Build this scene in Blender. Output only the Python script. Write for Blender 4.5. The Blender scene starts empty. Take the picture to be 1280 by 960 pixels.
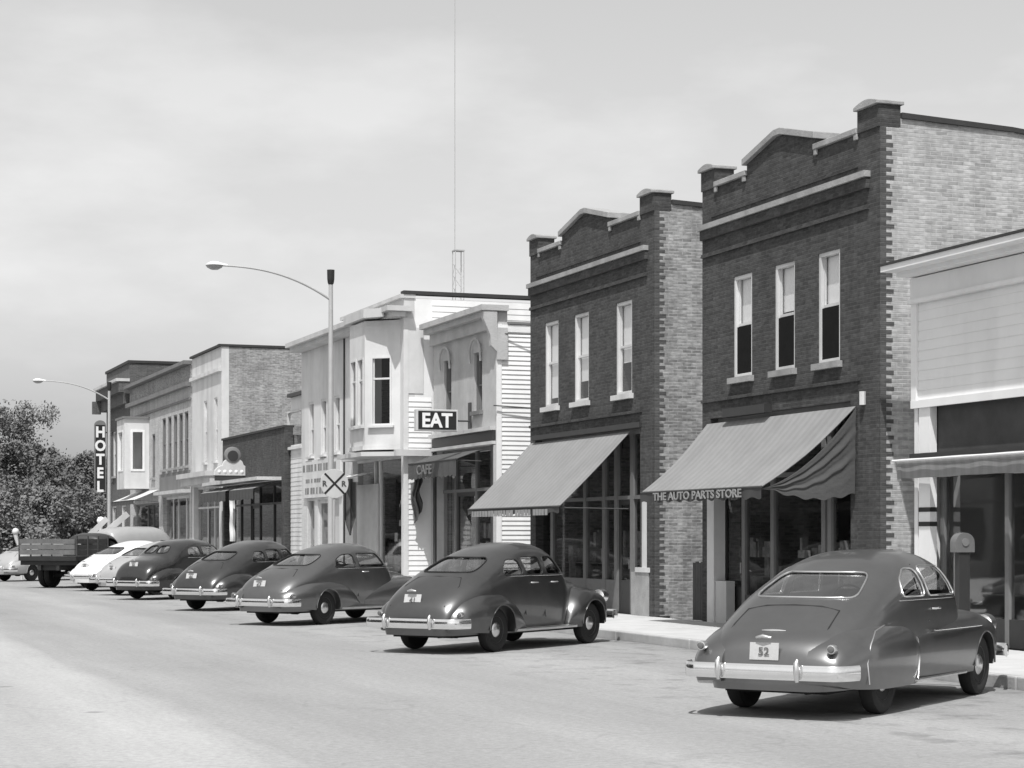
import bpy, bmesh, math, random
import numpy as np
from mathutils import Vector, Matrix
random.seed(7)
SC = bpy.context.scene
COL = SC.collection
R = math.radians
# ---------------------------------------------------------------- camera model
F, HC, HOR = 2500.0, 1.8, 670.0
TH = math.atan(910 / F); CS, SN = math.cos(TH), math.sin(TH)
def Yat(px, X):
    a = px - 640; return X * (F * CS - a * SN) / (a * CS + F * SN)
def Xat(px, Y):
    a = px - 640; return Y * (a * CS + F * SN) / (F * CS - a * SN)
def Zat(px, py, X):
    Y = Yat(px, X); return HC + (HOR - py) / F * (Y * CS + X * SN)

# ---------------------------------------------------------------- materials
def mat(name, c, rough=.8, var=.12, scale=3.0, metal=0.0, coat=0.0, bump=0.0, bscale=30.0, spec=.5, stain=0.0):
    m = bpy.data.materials.new(name); m.use_nodes = True
    nt = m.node_tree; N = nt.nodes; L = nt.links
    b = N['Principled BSDF']
    b.inputs['Roughness'].default_value = rough
    b.inputs['Metallic'].default_value = metal
    b.inputs['Specular IOR Level'].default_value = spec
    b.inputs['Coat Weight'].default_value = coat
    b.inputs['Coat Roughness'].default_value = .08
    tc = N.new('ShaderNodeTexCoord')
    n1 = N.new('ShaderNodeTexNoise'); n1.inputs['Scale'].default_value = scale; n1.inputs['Detail'].default_value = 6
    n1.inputs['Roughness'].default_value = .65
    L.new(tc.outputs['Object'], n1.inputs['Vector'])
    r = N.new('ShaderNodeMapRange')
    r.inputs['From Min'].default_value = .25; r.inputs['From Max'].default_value = .75
    r.inputs['To Min'].default_value = c * (1 - var); r.inputs['To Max'].default_value = c * (1 + var)
    L.new(n1.outputs['Fac'], r.inputs['Value'])
    out = r.outputs[0]
    if stain:
        n2 = N.new('ShaderNodeTexNoise'); n2.inputs['Scale'].default_value = .7; n2.inputs['Detail'].default_value = 8
        mp = N.new('ShaderNodeMapping'); mp.inputs['Scale'].default_value = (1.6, 1.6, .35)
        L.new(tc.outputs['Object'], mp.inputs[0]); L.new(mp.outputs[0], n2.inputs['Vector'])
        r2 = N.new('ShaderNodeMapRange'); r2.inputs['From Min'].default_value = .45; r2.inputs['From Max'].default_value = .7
        r2.inputs['To Min'].default_value = 1; r2.inputs['To Max'].default_value = 1 - stain
        L.new(n2.outputs['Fac'], r2.inputs['Value'])
        mm = N.new('ShaderNodeMath'); mm.operation = 'MULTIPLY'
        L.new(out, mm.inputs[0]); L.new(r2.outputs[0], mm.inputs[1]); out = mm.outputs[0]
    cc = N.new('ShaderNodeCombineColor')
    for k in (0, 1, 2): L.new(out, cc.inputs[k])
    L.new(cc.outputs[0], b.inputs['Base Color'])
    if bump:
        n3 = N.new('ShaderNodeTexNoise'); n3.inputs['Scale'].default_value = bscale; n3.inputs['Detail'].default_value = 5
        L.new(tc.outputs['Object'], n3.inputs['Vector'])
        bp = N.new('ShaderNodeBump'); bp.inputs['Strength'].default_value = bump; bp.inputs['Distance'].default_value = .02
        L.new(n3.outputs['Fac'], bp.inputs['Height']); L.new(bp.outputs[0], b.inputs['Normal'])
    return m

def brick(name, c, mortar, contrast=.3, bw=.21, bh=.067, patch=.12):
    m = bpy.data.materials.new(name); m.use_nodes = True
    nt = m.node_tree; N = nt.nodes; L = nt.links
    b = N['Principled BSDF']; b.inputs['Roughness'].default_value = .9
    tc = N.new('ShaderNodeTexCoord'); sp = N.new('ShaderNodeSeparateXYZ'); L.new(tc.outputs['Object'], sp.inputs[0])
    ad = N.new('ShaderNodeMath'); ad.operation = 'ADD'; L.new(sp.outputs['X'], ad.inputs[0]); L.new(sp.outputs['Y'], ad.inputs[1])
    cb = N.new('ShaderNodeCombineXYZ'); L.new(ad.outputs[0], cb.inputs[0]); L.new(sp.outputs['Z'], cb.inputs[1])
    bt = N.new('ShaderNodeTexBrick'); L.new(cb.outputs[0], bt.inputs['Vector'])
    bt.inputs['Scale'].default_value = 1.0
    bt.inputs['Brick Width'].default_value = bw; bt.inputs['Row Height'].default_value = bh
    bt.inputs['Mortar Size'].default_value = .009; bt.inputs['Mortar Smooth'].default_value = .3; bt.inputs['Bias'].default_value = 0
    lo, hi = c * (1 - contrast), c * (1 + contrast)
    bt.inputs['Color1'].default_value = (lo, lo, lo, 1); bt.inputs['Color2'].default_value = (hi, hi, hi, 1)
    bt.inputs['Mortar'].default_value = (mortar, mortar, mortar, 1)
    n = N.new('ShaderNodeTexNoise'); n.inputs['Scale'].default_value = 1.1; n.inputs['Detail'].default_value = 7; n.inputs['Roughness'].default_value = .7
    L.new(tc.outputs['Object'], n.inputs['Vector'])
    r = N.new('ShaderNodeMapRange'); r.inputs['From Min'].default_value = .3; r.inputs['From Max'].default_value = .7
    r.inputs['To Min'].default_value = 1 - patch; r.inputs['To Max'].default_value = 1 + patch
    L.new(n.outputs['Fac'], r.inputs['Value'])
    # fine per-brick scatter so the wall reads as old common brick
    n4 = N.new('ShaderNodeTexNoise'); n4.inputs['Scale'].default_value = 1.0; n4.inputs['Detail'].default_value = 2
    mp = N.new('ShaderNodeMapping'); mp.inputs['Scale'].default_value = (8, 22, 1)
    L.new(cb.outputs[0], mp.inputs[0]); L.new(mp.outputs[0], n4.inputs['Vector'])
    r4 = N.new('ShaderNodeMapRange'); r4.inputs['From Min'].default_value = .3; r4.inputs['From Max'].default_value = .7
    r4.inputs['To Min'].default_value = 1 - contrast; r4.inputs['To Max'].default_value = 1 + contrast * .6
    L.new(n4.outputs['Fac'], r4.inputs['Value'])
    m1 = N.new('ShaderNodeVectorMath'); m1.operation = 'SCALE'; L.new(bt.outputs['Color'], m1.inputs[0]); L.new(r.outputs[0], m1.inputs['Scale'])
    m2 = N.new('ShaderNodeVectorMath'); m2.operation = 'SCALE'; L.new(m1.outputs[0], m2.inputs[0]); L.new(r4.outputs[0], m2.inputs['Scale'])
    n5 = N.new('ShaderNodeTexNoise'); n5.inputs['Scale'].default_value = 1.3; n5.inputs['Detail'].default_value = 9; n5.inputs['Roughness'].default_value = .7
    mp5 = N.new('ShaderNodeMapping'); mp5.inputs['Scale'].default_value = (1.8, 1.8, .22); L.new(tc.outputs['Object'], mp5.inputs[0]); L.new(mp5.outputs[0], n5.inputs['Vector'])
    r5 = N.new('ShaderNodeMapRange'); r5.inputs['From Min'].default_value = .48; r5.inputs['From Max'].default_value = .68; r5.inputs['To Min'].default_value = 1.03; r5.inputs['To Max'].default_value = .74; L.new(n5.outputs['Fac'], r5.inputs['Value'])
    m3 = N.new('ShaderNodeVectorMath'); m3.operation = 'SCALE'; L.new(m2.outputs[0], m3.inputs[0]); L.new(r5.outputs[0], m3.inputs['Scale']); L.new(m3.outputs[0], b.inputs['Base Color'])
    bp = N.new('ShaderNodeBump'); bp.inputs['Strength'].default_value = .6; bp.inputs['Distance'].default_value = .012
    iv = N.new('ShaderNodeMath'); iv.operation = 'SUBTRACT'; iv.inputs[0].default_value = 1; L.new(bt.outputs['Fac'], iv.inputs[1])
    L.new(iv.outputs[0], bp.inputs['Height']); L.new(bp.outputs[0], b.inputs['Normal'])
    return m

def glass(name, tint=.9, refl=.10):
    m = bpy.data.materials.new(name); m.use_nodes = True
    nt = m.node_tree; N = nt.nodes; L = nt.links; N.remove(N['Principled BSDF'])
    o = N['Material Output']; t = N.new('ShaderNodeBsdfTransparent'); t.inputs[0].default_value = (tint, tint, tint, 1)
    g = N.new('ShaderNodeBsdfGlossy'); g.inputs['Roughness'].default_value = .03; g.inputs[0].default_value = (.95, .95, .95, 1)
    lw = N.new('ShaderNodeLayerWeight'); lw.inputs[0].default_value = .5
    fr = N.new('ShaderNodeMath'); fr.operation = 'POWER'; L.new(lw.outputs['Facing'], fr.inputs[0]); fr.inputs[1].default_value = 4.5
    n = N.new('ShaderNodeTexNoise'); n.inputs['Scale'].default_value = 1.5
    tc = N.new('ShaderNodeTexCoord'); L.new(tc.outputs['Object'], n.inputs['Vector'])
    bp = N.new('ShaderNodeBump'); bp.inputs['Strength'].default_value = .02; bp.inputs['Distance'].default_value = .03
    L.new(n.outputs['Fac'], bp.inputs['Height']); L.new(bp.outputs[0], g.inputs['Normal'])
    ad = N.new('ShaderNodeMath'); ad.operation = 'ADD'; ad.use_clamp = True; L.new(fr.outputs[0], ad.inputs[0]); ad.inputs[1].default_value = refl
    mx = N.new('ShaderNodeMixShader'); L.new(ad.outputs[0], mx.inputs[0]); L.new(t.outputs[0], mx.inputs[1]); L.new(g.outputs[0], mx.inputs[2])
    L.new(mx.outputs[0], o.inputs[0])
    return m

M = {}
M['brick_dark'] = brick('dark face brick', .052, .062, .32, patch=.26)
M['brick_quoin'] = brick('dark quoin brick', .075, .085, .25)
M['brick_buff'] = brick('buff common brick', .37, .42, .22, patch=.12)
M['brick_dull'] = brick('sooty common brick', .26, .32, .34, patch=.25)
M['brick_mid'] = brick('weathered grey brick', .29, .35, .28, patch=.22)
M['brick_light'] = brick('light painted brick', .42, .45, .12)
M['brick_hotel'] = brick('brown hotel brick', 0.085, .14, .2)
M['stone'] = mat('limestone coping', 0.31, .85, .2, 4, bump=.3, stain=.25)
M['white'] = mat('white house paint', .74, .6, .05, 2, stain=.12)
M['white_front'] = mat('white front paint', .60, .6, .08, 2, stain=.26)
M['cream'] = mat('weathered cream paint', .5, .7, .08, 2, stain=.2)
M['grey_paint'] = mat('grey stucco', .42, .85, .12, 3, bump=.4, stain=.2)
M['mid_paint'] = mat('faded trim paint', 0.17, .7, .12, 4, stain=.2)
M['dark_paint'] = mat('dark trim paint', 0.032, .5, .15, 4)
M['black'] = mat('black enamel', 0.02, .4, .1, 5)
M['tar'] = mat('tarred coping', 0.035, .9, .2, 3)
M['fabric'] = mat('striped canvas', .215, .95, .07, 6, bump=.3, bscale=60, stain=.12)
def add_stripes(m, period, amt):
    nt = m.node_tree; N = nt.nodes; L = nt.links; b = N['Principled BSDF']; src = b.inputs['Base Color'].links[0].from_socket
    tc = N.new('ShaderNodeTexCoord'); sp = N.new('ShaderNodeSeparateXYZ'); L.new(tc.outputs['Object'], sp.inputs[0])
    k = N.new('ShaderNodeMath'); k.operation = 'MULTIPLY'; k.inputs[1].default_value = 6.2832/period; L.new(sp.outputs['Y'], k.inputs[0])
    s_ = N.new('ShaderNodeMath'); s_.operation = 'SINE'; L.new(k.outputs[0], s_.inputs[0])
    r = N.new('ShaderNodeMapRange'); r.inputs['From Min'].default_value = -.25; r.inputs['From Max'].default_value = .25; r.inputs['To Min'].default_value = 1-amt; r.inputs['To Max'].default_value = 1+amt; L.new(s_.outputs[0], r.inputs['Value'])
    v = N.new('ShaderNodeVectorMath'); v.operation = 'SCALE'; L.new(src, v.inputs[0]); L.new(r.outputs[0], v.inputs['Scale']); L.new(v.outputs[0], b.inputs['Base Color'])
add_stripes(M['fabric'], .24, .05)
M['fabric_dark'] = mat('dark canvas', 0.07, .95, .15, 5, bump=.4, bscale=20)
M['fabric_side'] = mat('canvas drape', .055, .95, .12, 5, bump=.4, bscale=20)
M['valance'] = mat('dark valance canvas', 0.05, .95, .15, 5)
M['letter'] = mat('pale lettering', .27, .8, .15, 9)
M['letter_white'] = mat('white sign lettering', .78, .5, .04, 5)
M['screen'] = mat('black wire screen', .012, .95, .2, 6, spec=.1)
M['letter_faded'] = mat('faded lettering', .2, .7, .35, 6)
M['letter_dark'] = mat('dark lettering', .07, .6, .1, 5)
M['glass'] = glass('window glass', .7, .03)
M['glass_clear'] = glass('upper window glass', .95, .03)
M['glass_dark'] = glass('dark display glass', .5, .20)
M['glass_car'] = glass('car glass', .8, .26)
M['blind'] = mat('pale roller blind', .72, .9, .05, 4)
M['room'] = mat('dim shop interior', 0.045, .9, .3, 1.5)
M['goods'] = mat('shop goods', .34, .8, .6, 5)
M['metal'] = mat('galvanised pole', .42, .5, .08, 4, metal=.2)
M['metal_dark'] = mat('dark iron', 0.05, .6, .1, 5)
M['lamp'] = mat('white lamp housing', .8, .35, .03, 5)
M['lamp_glass'] = mat('lamp glass', 0.3, .3, .05, 5)
M['chrome'] = mat('chrome plate', .9, .14, .05, 5, metal=1.0)
M['chrome_dull'] = mat('dull chrome plate', .75, .3, .1, 5, metal=1.0)
M['tyre'] = mat('tyre rubber', 0.018, .85, .2, 20)
M['rim'] = mat('painted wheel rim', .08, .5, .2, 9)
M['under'] = mat('chassis dirt', 0.012, .9, .3, 5)
M['seat'] = mat('car seat cloth', 0.06, .95, .2, 6)
M['lens'] = mat('tail lens', .12, .2, .05, 5)
M['plate'] = mat('licence plate enamel', 0.45, .5, .08, 30)
M['rubber'] = mat('window rubber', 0.015, .6, .1, 5)
M['car_a'] = mat('dusty dark car paint', .185, .33, .10, 2.5, metal=.88, coat=.5)
M['car_b'] = mat('dusty mid car paint', .13, .33, .12, 2.5, metal=.88, coat=.5)
M['car_c'] = mat('grey car paint', .19, .33, .10, 2.5, metal=.85, coat=.5)
M['car_d'] = mat('black car paint', .02, .24, .2, 2.5, coat=.8)
M['car_e'] = mat('navy dark car paint', .09, .28, .2, 2.5, metal=.8, coat=.6)
M['car_w'] = mat('white car paint', .68, .35, .04, 2.5, coat=.6)
M['car_g'] = mat('light grey car paint', .32, .35, .08, 2.5, coat=.5)
M['truck'] = mat('dark truck paint', 0.022, .5, .2, 3, coat=.2)
M['board'] = mat('pale board timber', .12, .85, .25, 5, bump=.3)
M['bark'] = mat('tree bark', .10, .95, .3, 4, bump=.6)
M['leaf1'] = mat('broad leaves', .13, .7, .4, .8)
M['leaf2'] = mat('dark leaves', .105, .7, .4, .8)
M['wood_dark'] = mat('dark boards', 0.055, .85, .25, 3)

# ---------------------------------------------------------------- mesh builder
ORG = Vector((0, 0, 0))
class MB:
    def __init__(s): s.v = []; s.f = []
    def add(s, vs, fs):
        b = len(s.v); s.v += [tuple(p) for p in vs]; s.f += [tuple(b + i for i in f) for f in fs]; return s
    def box(s, x0, x1, y0, y1, z0, z1):
        return s.add([(x0,y0,z0),(x1,y0,z0),(x1,y1,z0),(x0,y1,z0),(x0,y0,z1),(x1,y0,z1),(x1,y1,z1),(x0,y1,z1)],
                     [(0,3,2,1),(4,5,6,7),(0,1,5,4),(1,2,6,5),(2,3,7,6),(3,0,4,7)])
    def mbox(s, Mp, s0, s1, z0, z1, d0, d1):
        P = [Mp(a, c, d) for d in (d0, d1) for (a, c) in ((s0,z0),(s1,z0),(s1,z1),(s0,z1))]
        return s.add(P, [(0,1,2,3),(7,6,5,4),(0,4,5,1),(1,5,6,2),(2,6,7,3),(3,7,4,0)])
    def prism(s, poly, ext):
        n = len(poly); e = Vector(ext)
        P = [Vector(p) for p in poly]; P += [p + e for p in P]
        return s.add(P, [tuple(range(n)), tuple(range(2*n-1, n-1, -1))] + [(i, (i+1) % n, (i+1) % n + n, i + n) for i in range(n)])
    def tube(s, path, r, n=8, closed=False):
        P = [Vector(p) for p in path]; m = len(P); rs = r if isinstance(r, (list, tuple)) else [r] * m
        ring = []; up = None
        for i in range(m):
            if closed: t = P[(i+1) % m] - P[i-1]
            else: t = P[min(i+1, m-1)] - P[max(i-1, 0)]
            t = t.normalized() if t.length > 1e-9 else Vector((0,0,1))
            if up is None: up = Vector((0,0,1)) if abs(t.z) < .9 else Vector((1,0,0))
            a = t.cross(up)
            if a.length < 1e-4: a = t.orthogonal()
            a.normalize(); b = a.cross(t).normalized(); up = b
            ring.append([P[i] + (a * math.cos(2*math.pi*k/n) + b * math.sin(2*math.pi*k/n)) * rs[i] for k in range(n)])
        V = [p for q in ring for p in q]; Fc = []
        for i in range(m if closed else m - 1):
            j = (i + 1) % m
            for k in range(n): Fc.append((i*n+k, i*n+(k+1) % n, j*n+(k+1) % n, j*n+k))
        if not closed: Fc += [tuple(range(n-1, -1, -1)), tuple((m-1)*n+k for k in range(n))]
        return s.add(V, Fc)
    def lathe(s, prof, c=(0,0,0), axis='z', n=24):
        m = len(prof); V = []
        for (r, h) in prof:
            for k in range(n):
                a = 2*math.pi*k/n; u, w = r*math.cos(a), r*math.sin(a)
                V.append({'z': (c[0]+u, c[1]+w, c[2]+h), 'y': (c[0]+u, c[1]+h, c[2]+w), 'x': (c[0]+h, c[1]+u, c[2]+w)}[axis])
        Fc = [(i*n+k, i*n+(k+1) % n, (i+1)*n+(k+1) % n, (i+1)*n+k) for i in range(m-1) for k in range(n)]
        if prof[0][0] > 1e-6: Fc.append(tuple(range(n-1, -1, -1)))
        if prof[-1][0] > 1e-6: Fc.append(tuple((m-1)*n+k for k in range(n)))
        return s.add(V, Fc)
    def grid(s, fn, nu, nv):
        V = [fn(i/(nu-1), j/(nv-1)) for i in range(nu) for j in range(nv)]
        return s.add(V, [(i*nv+j, i*nv+j+1, (i+1)*nv+j+1, (i+1)*nv+j) for i in range(nu-1) for j in range(nv-1)])
    def sweep(s, path, sec, up=(0,0,1)):
        P = [Vector(p) for p in path]; m = len(P); n = len(sec); V = []
        for i in range(m):
            t = (P[min(i+1, m-1)] - P[max(i-1, 0)]).normalized(); u = Vector(up); a = t.cross(u).normalized()
            V += [P[i] + a * q[0] + u * q[1] for q in sec]
        Fc = [(i*n+k, i*n+(k+1) % n, (i+1)*n+(k+1) % n, (i+1)*n+k) for i in range(m-1) for k in range(n)]
        Fc += [tuple(range(n-1, -1, -1)), tuple((m-1)*n+k for k in range(n))]
        return s.add(V, Fc)
    def mesh(s, name, recalc=True):
        me = bpy.data.meshes.new(name); me.from_pydata([(Vector(p) - ORG) for p in s.v], [], s.f)
        if recalc:
            bm = bmesh.new(); bm.from_mesh(me); bmesh.ops.recalc_face_normals(bm, faces=bm.faces); bm.to_mesh(me); bm.free()
        me.update(); return me
    def build(s, name, m, parent=None, smooth=None, bevel=0):
        me = s.mesh(name); return link(name, me, m, parent, smooth, bevel)

def link(name, me, m, parent=None, smooth=None, bevel=0):
    o = bpy.data.objects.new(name, me); COL.objects.link(o)
    me.materials.clear(); me.materials.append(M[m] if isinstance(m, str) else m)
    if smooth is not None:
        for p in me.polygons: p.use_smooth = True
        me.set_sharp_from_angle(angle=R(smooth))
    if bevel:
        b = o.modifiers.new('bevel', 'BEVEL'); b.width = bevel; b.segments = 2; b.limit_method = 'ANGLE'
    if parent: o.parent = parent
    return o

def tag(o, label=None, cat=None, group=None, kind=None):
    if label: o['label'] = label
    if cat: o['category'] = cat
    if group: o['group'] = group
    if kind: o['kind'] = kind
    return o
def thing(name, label, cat, loc=(0,0,0), rz=0, group=None):
    o = bpy.data.objects.new(name, None); COL.objects.link(o); o.location = loc; o.rotation_euler = (0, 0, rz)
    o.empty_display_size = .3
    return tag(o, label, cat, group)
def setorg(v): 
    global ORG; ORG = Vector(v)
def struct(name, mb, m, **k):
    o = mb.build(name, m, **k); o['kind'] = 'structure'; return o

_tc = {}
def text_mb(txt, size, depth, mp, bold=0.0, squeeze=1.0, center=True):
    """lettering as a solid: mp(u, v, w) places text-plane coordinates in the scene"""
    cu = bpy.data.curves.new('txt', 'FONT'); cu.body = txt; cu.size = size; cu.extrude = depth; cu.offset = bold
    cu.resolution_u = 3
    o = bpy.data.objects.new('txt', cu); COL.objects.link(o)
    bpy.context.view_layer.update()
    me = bpy.data.meshes.new_from_object(o.evaluated_get(bpy.context.evaluated_depsgraph_get()))
    vs = [v.co.copy() for v in me.vertices]; fs = [tuple(p.vertices) for p in me.polygons]
    bpy.data.objects.remove(o); bpy.data.curves.remove(cu); bpy.data.meshes.remove(me)
    xs = [v.x for v in vs]; ys = [v.y for v in vs]; cx = (min(xs)+max(xs))/2; cy = (min(ys)+max(ys))/2
    mb = MB(); mb.add([mp((v.x-cx)*squeeze, v.y-cy, v.z) for v in vs], fs); return mb

# ---------------------------------------------------------------- wall tools
def MF(x0):            # front wall: s = Y, depth goes +X
    return lambda s_, z, d: (x0 + d, s_, z)
def MS(y0):            # near side wall: s = X, depth goes +Y
    return lambda s_, z, d: (s_, y0 + d, z)
def wall(mb, Mp, s0, s1, z0, z1, th, holes=()):
    S = sorted({s0, s1} | {h[i] for h in holes for i in (0, 1) if s0 < h[i] < s1})
    Z = sorted({z0, z1} | {h[i] for h in holes for i in (2, 3) if z0 < h[i] < z1})
    def op(i, j):
        if i < 0 or j < 0 or i >= len(S)-1 or j >= len(Z)-1: return True
        a, b = (S[i]+S[i+1])/2, (Z[j]+Z[j+1])/2
        return any(h[0] < a < h[1] and h[2] < b < h[3] for h in holes)
    for i in range(len(S)-1):
        for j in range(len(Z)-1):
            if op(i, j): continue
            a, b, c, d = S[i], S[i+1], Z[j], Z[j+1]
            q = lambda *p: mb.add([Mp(*t) for t in p], [(0,1,2,3)])
            q((a,c,0),(b,c,0),(b,d,0),(a,d,0)); q((a,c,th),(a,d,th),(b,d,th),(b,c,th))
            if op(i-1, j): q((a,c,0),(a,d,0),(a,d,th),(a,c,th))
            if op(i+1, j): q((b,c,0),(b,c,th),(b,d,th),(b,d,0))
            if op(i, j-1): q((a,c,0),(a,c,th),(b,c,th),(b,c,0))
            if op(i, j+1): q((a,d,0),(b,d,0),(b,d,th),(a,d,th))
def clap(mb, Mp, s0, s1, z0, z1, step=.12, out=.02):
    z = z0
    while z < z1 - 1e-6:
        t = min(z + step, z1)
        mb.add([Mp(s0,z,-out), Mp(s1,z,-out), Mp(s1,t,0), Mp(s0,t,0), Mp(s0,z,.01), Mp(s1,z,.01)],
               [(0,1,2,3), (0,4,5,1), (0,3,4), (1,5,2)])
        z = t
def window(root, Mp, s0, s1, z0, z1, fm='white_front', fw=.07, d0=.02, d1=.13, mid=.5, blind=0.0, sill=None, sillm='stone', mull=False, pane='glass_clear', rails=True):
    mb = MB()
    mb.mbox(Mp, s0, s0+fw, z0, z1, d0, d1); mb.mbox(Mp, s1-fw, s1, z0, z1, d0, d1)
    mb.mbox(Mp, s0+fw, s1-fw, z1-fw, z1, d0, d1); mb.mbox(Mp, s0+fw, s1-fw, z0, z0+fw, d0, d1)
    zm = z0 + (z1-z0)*mid
    w = mb.build('window', fm, root)
    if rails:
        mb = MB(); mb.mbox(Mp, s0+fw, s1-fw, zm-.025, zm+.025, d0+.05, d1-.002)
        mb.mbox(Mp, s0+fw, s0+fw+.035, z0+fw, z1-fw, d0+.06, d1-.012); mb.mbox(Mp, s1-fw-.035, s1-fw, z0+fw, z1-fw, d0+.06, d1-.012)
        if mull: mb.mbox(Mp, (s0+s1)/2-.015, (s0+s1)/2+.015, z0+fw, z1-fw, d0+.065, d1-.015)
        mb.build('sash', fm, w)
    mb = MB(); mb.add([Mp(s0+fw,z0+fw,d1-.03), Mp(s1-fw,z0+fw,d1-.03), Mp(s1-fw,z1-fw,d1-.03), Mp(s0+fw,z1-fw,d1-.03)], [(0,1,2,3)])
    mb.build('pane', pane, w)
    if blind:
        mb = MB(); mb.mbox(Mp, s0+fw, s1-fw, z1-fw-(z1-z0-2*fw)*blind, z1-fw, d1+.02, d1+.025); mb.build('blind', 'blind', w)
    if sill:
        mb = MB(); mb.mbox(Mp, s0-.08, s1+.08, z0-sill, z0-.002, -.10, d1); mb.build('sill', sillm, w)
    return w
def storefront(root, Mp, s0, s1, z0, z1, posts, bulk=.6, transom=None, door=None, fm='mid_paint', bm_='mid_paint', dep=.2, pw=.07, tm=5, gm='glass'):
    fr = MB()
    fr.mbox(Mp, s0, s1, z1-.1, z1, dep-.04, dep+.06)
    for p in posts: fr.mbox(Mp, p-pw/2, p+pw/2, z0, z1-.1, dep-.05, dep+.05)
    if transom:
        ps = sorted(posts)
        for a, b in zip([s0]+ps, ps+[s1]):
            if b-a < .2: continue
            fr.mbox(Mp, a+pw/2, b-pw/2, transom-.04, transom+.04, dep-.04, dep+.04)
    f = fr.build('storefront_frame', fm, root)
    ps = [s0] + sorted(posts) + [s1]
    for a, b in zip(ps[:-1], ps[1:]):
        if b-a < .2: continue
        if door and a <= door <= b:
            dm = MB(); A, B = a+pw/2, b-pw/2; T = (transom or z1-.1)-.04; g = .11
            dm.mbox(Mp, A, A+g, z0, T, dep+.0, dep+.045); dm.mbox(Mp, B-g, B, z0, T, dep, dep+.045)
            dm.mbox(Mp, A+g, B-g, T-g, T, dep, dep+.045); dm.mbox(Mp, A+g, B-g, z0, z0+.7, dep, dep+.045)
            d = dm.build('door', 'dark_paint', root)
            MB().add([Mp(A+g,z0+.7,dep+.02), Mp(B-g,z0+.7,dep+.02), Mp(B-g,T-g,dep+.02), Mp(A+g,T-g,dep+.02)], [(0,1,2,3)]).build('pane', 'glass', d)
            MB().mbox(Mp, A+.04, A+.07, z0+.95, z0+1.15, dep-.05, dep-.02).build('handle', 'chrome_dull', d)
            if transom: MB().add([Mp(A,T+.08,dep+.02), Mp(B,T+.08,dep+.02), Mp(B,z1-.1,dep+.02), Mp(A,z1-.1,dep+.02)], [(0,1,2,3)]).build('transom_pane', 'glass', f)
        else:
            MB().mbox(Mp, a+pw/2, b-pw/2, z0, z0+bulk, dep-.04, dep+.05).build('bulkhead', bm_, root)
            MB().add([Mp(a,z0+bulk,dep), Mp(b,z0+bulk,dep), Mp(b,z1-.1,dep), Mp(a,z1-.1,dep)], [(0,1,2,3)]).build('display_window', gm, root)
    # display goods just behind the glass
    g = MB()
    for k in range(int((s1-s0)*tm)):
        a = random.uniform(s0+.15, s1-.3); w = random.uniform(.08, .3); z = z0+bulk+random.choice([0, .35, .7]); h = random.uniform(.1, .4); d = dep+random.uniform(.3, .9)
        g.mbox(Mp, a, a+w, z, z+h, d, d+.12)
    g.mbox(Mp, s0+.1, s1-.1, z0+bulk-.05, z0+bulk-.01, dep+.15, dep+1.1)
    g.mbox(Mp, s0+.1, s1-.1, z0+bulk+.32, z0+bulk+.34, dep+.5, dep+1.0)
    tag(g.build('window_display', 'goods', root))
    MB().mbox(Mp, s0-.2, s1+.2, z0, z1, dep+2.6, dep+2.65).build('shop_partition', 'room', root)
def shell(root, x0, x1, y0, y1, z1, wm, far=True, near=False, roofz=None):
    b = MB(); b.box(x1-.3, x1, y0+.01, y1-.01, .0, z1)
    if far: b.box(x0+.36, x1-.302, y1-.31, y1-.01, 0, z1)
    if near: b.box(x0+.36, x1-.302, y0+.01, y0+.31, 0, z1)
    b.build('rear_wall', wm, root)
    rz = roofz or z1-.35
    MB().box(x0+.36, x1-.302, y0+.32, y1-.32, rz-.2, rz).build('roof', 'tar', root)
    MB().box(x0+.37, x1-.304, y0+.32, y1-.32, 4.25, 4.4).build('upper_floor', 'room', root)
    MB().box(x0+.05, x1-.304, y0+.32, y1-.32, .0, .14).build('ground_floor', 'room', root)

def awning(root, x0, x1, y0w, y1w, y0f, y1f, zt, zb, fm='fabric', sag=.05, val=.18, vm='valance', arms=True, stripes=False):
    a = MB()
    def fn(u, v):  # u along the street, v from wall to front edge
        yw = y0w+(y1w-y0w)*u; yf = y0f+(y1f-y0f)*u
        s_ = sag*math.sin(math.pi*v) + .012*math.sin(u*38)*v*(1-v)*2
        return (x0+(x1-x0)*v, yw+(yf-yw)*v, zt+(zb-zt)*v - s_)
    a.grid(fn, 40, 12); a.grid(lambda u, v: tuple(Vector(fn(u, v))-Vector((0,0,.012))), 40, 12)
    o = a.build('awning', fm, root, smooth=50)
    v = MB()
    def vf(u, w):
        p = Vector(fn(u, 1)); return (p.x+.015*math.sin(u*50)*w-.005, p.y, p.z - w*(val+.02*math.sin(u*70)))
    v.grid(vf, 80, 4); v.build('valance', vm, o, smooth=60)
    if arms:
        t = MB()
        t.tube([fn(0,1), fn(1,1)], .02, 6)
        for u in (0.01, .99):
            p = Vector(fn(u, 1)); t.tube([tuple(p-Vector((0,0,.03))), (x0, p.y, zb-.05)], .015, 6)
        t.build('awning_frame', 'metal_dark', o)
    return o

XF = 16.7      # the building line
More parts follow.
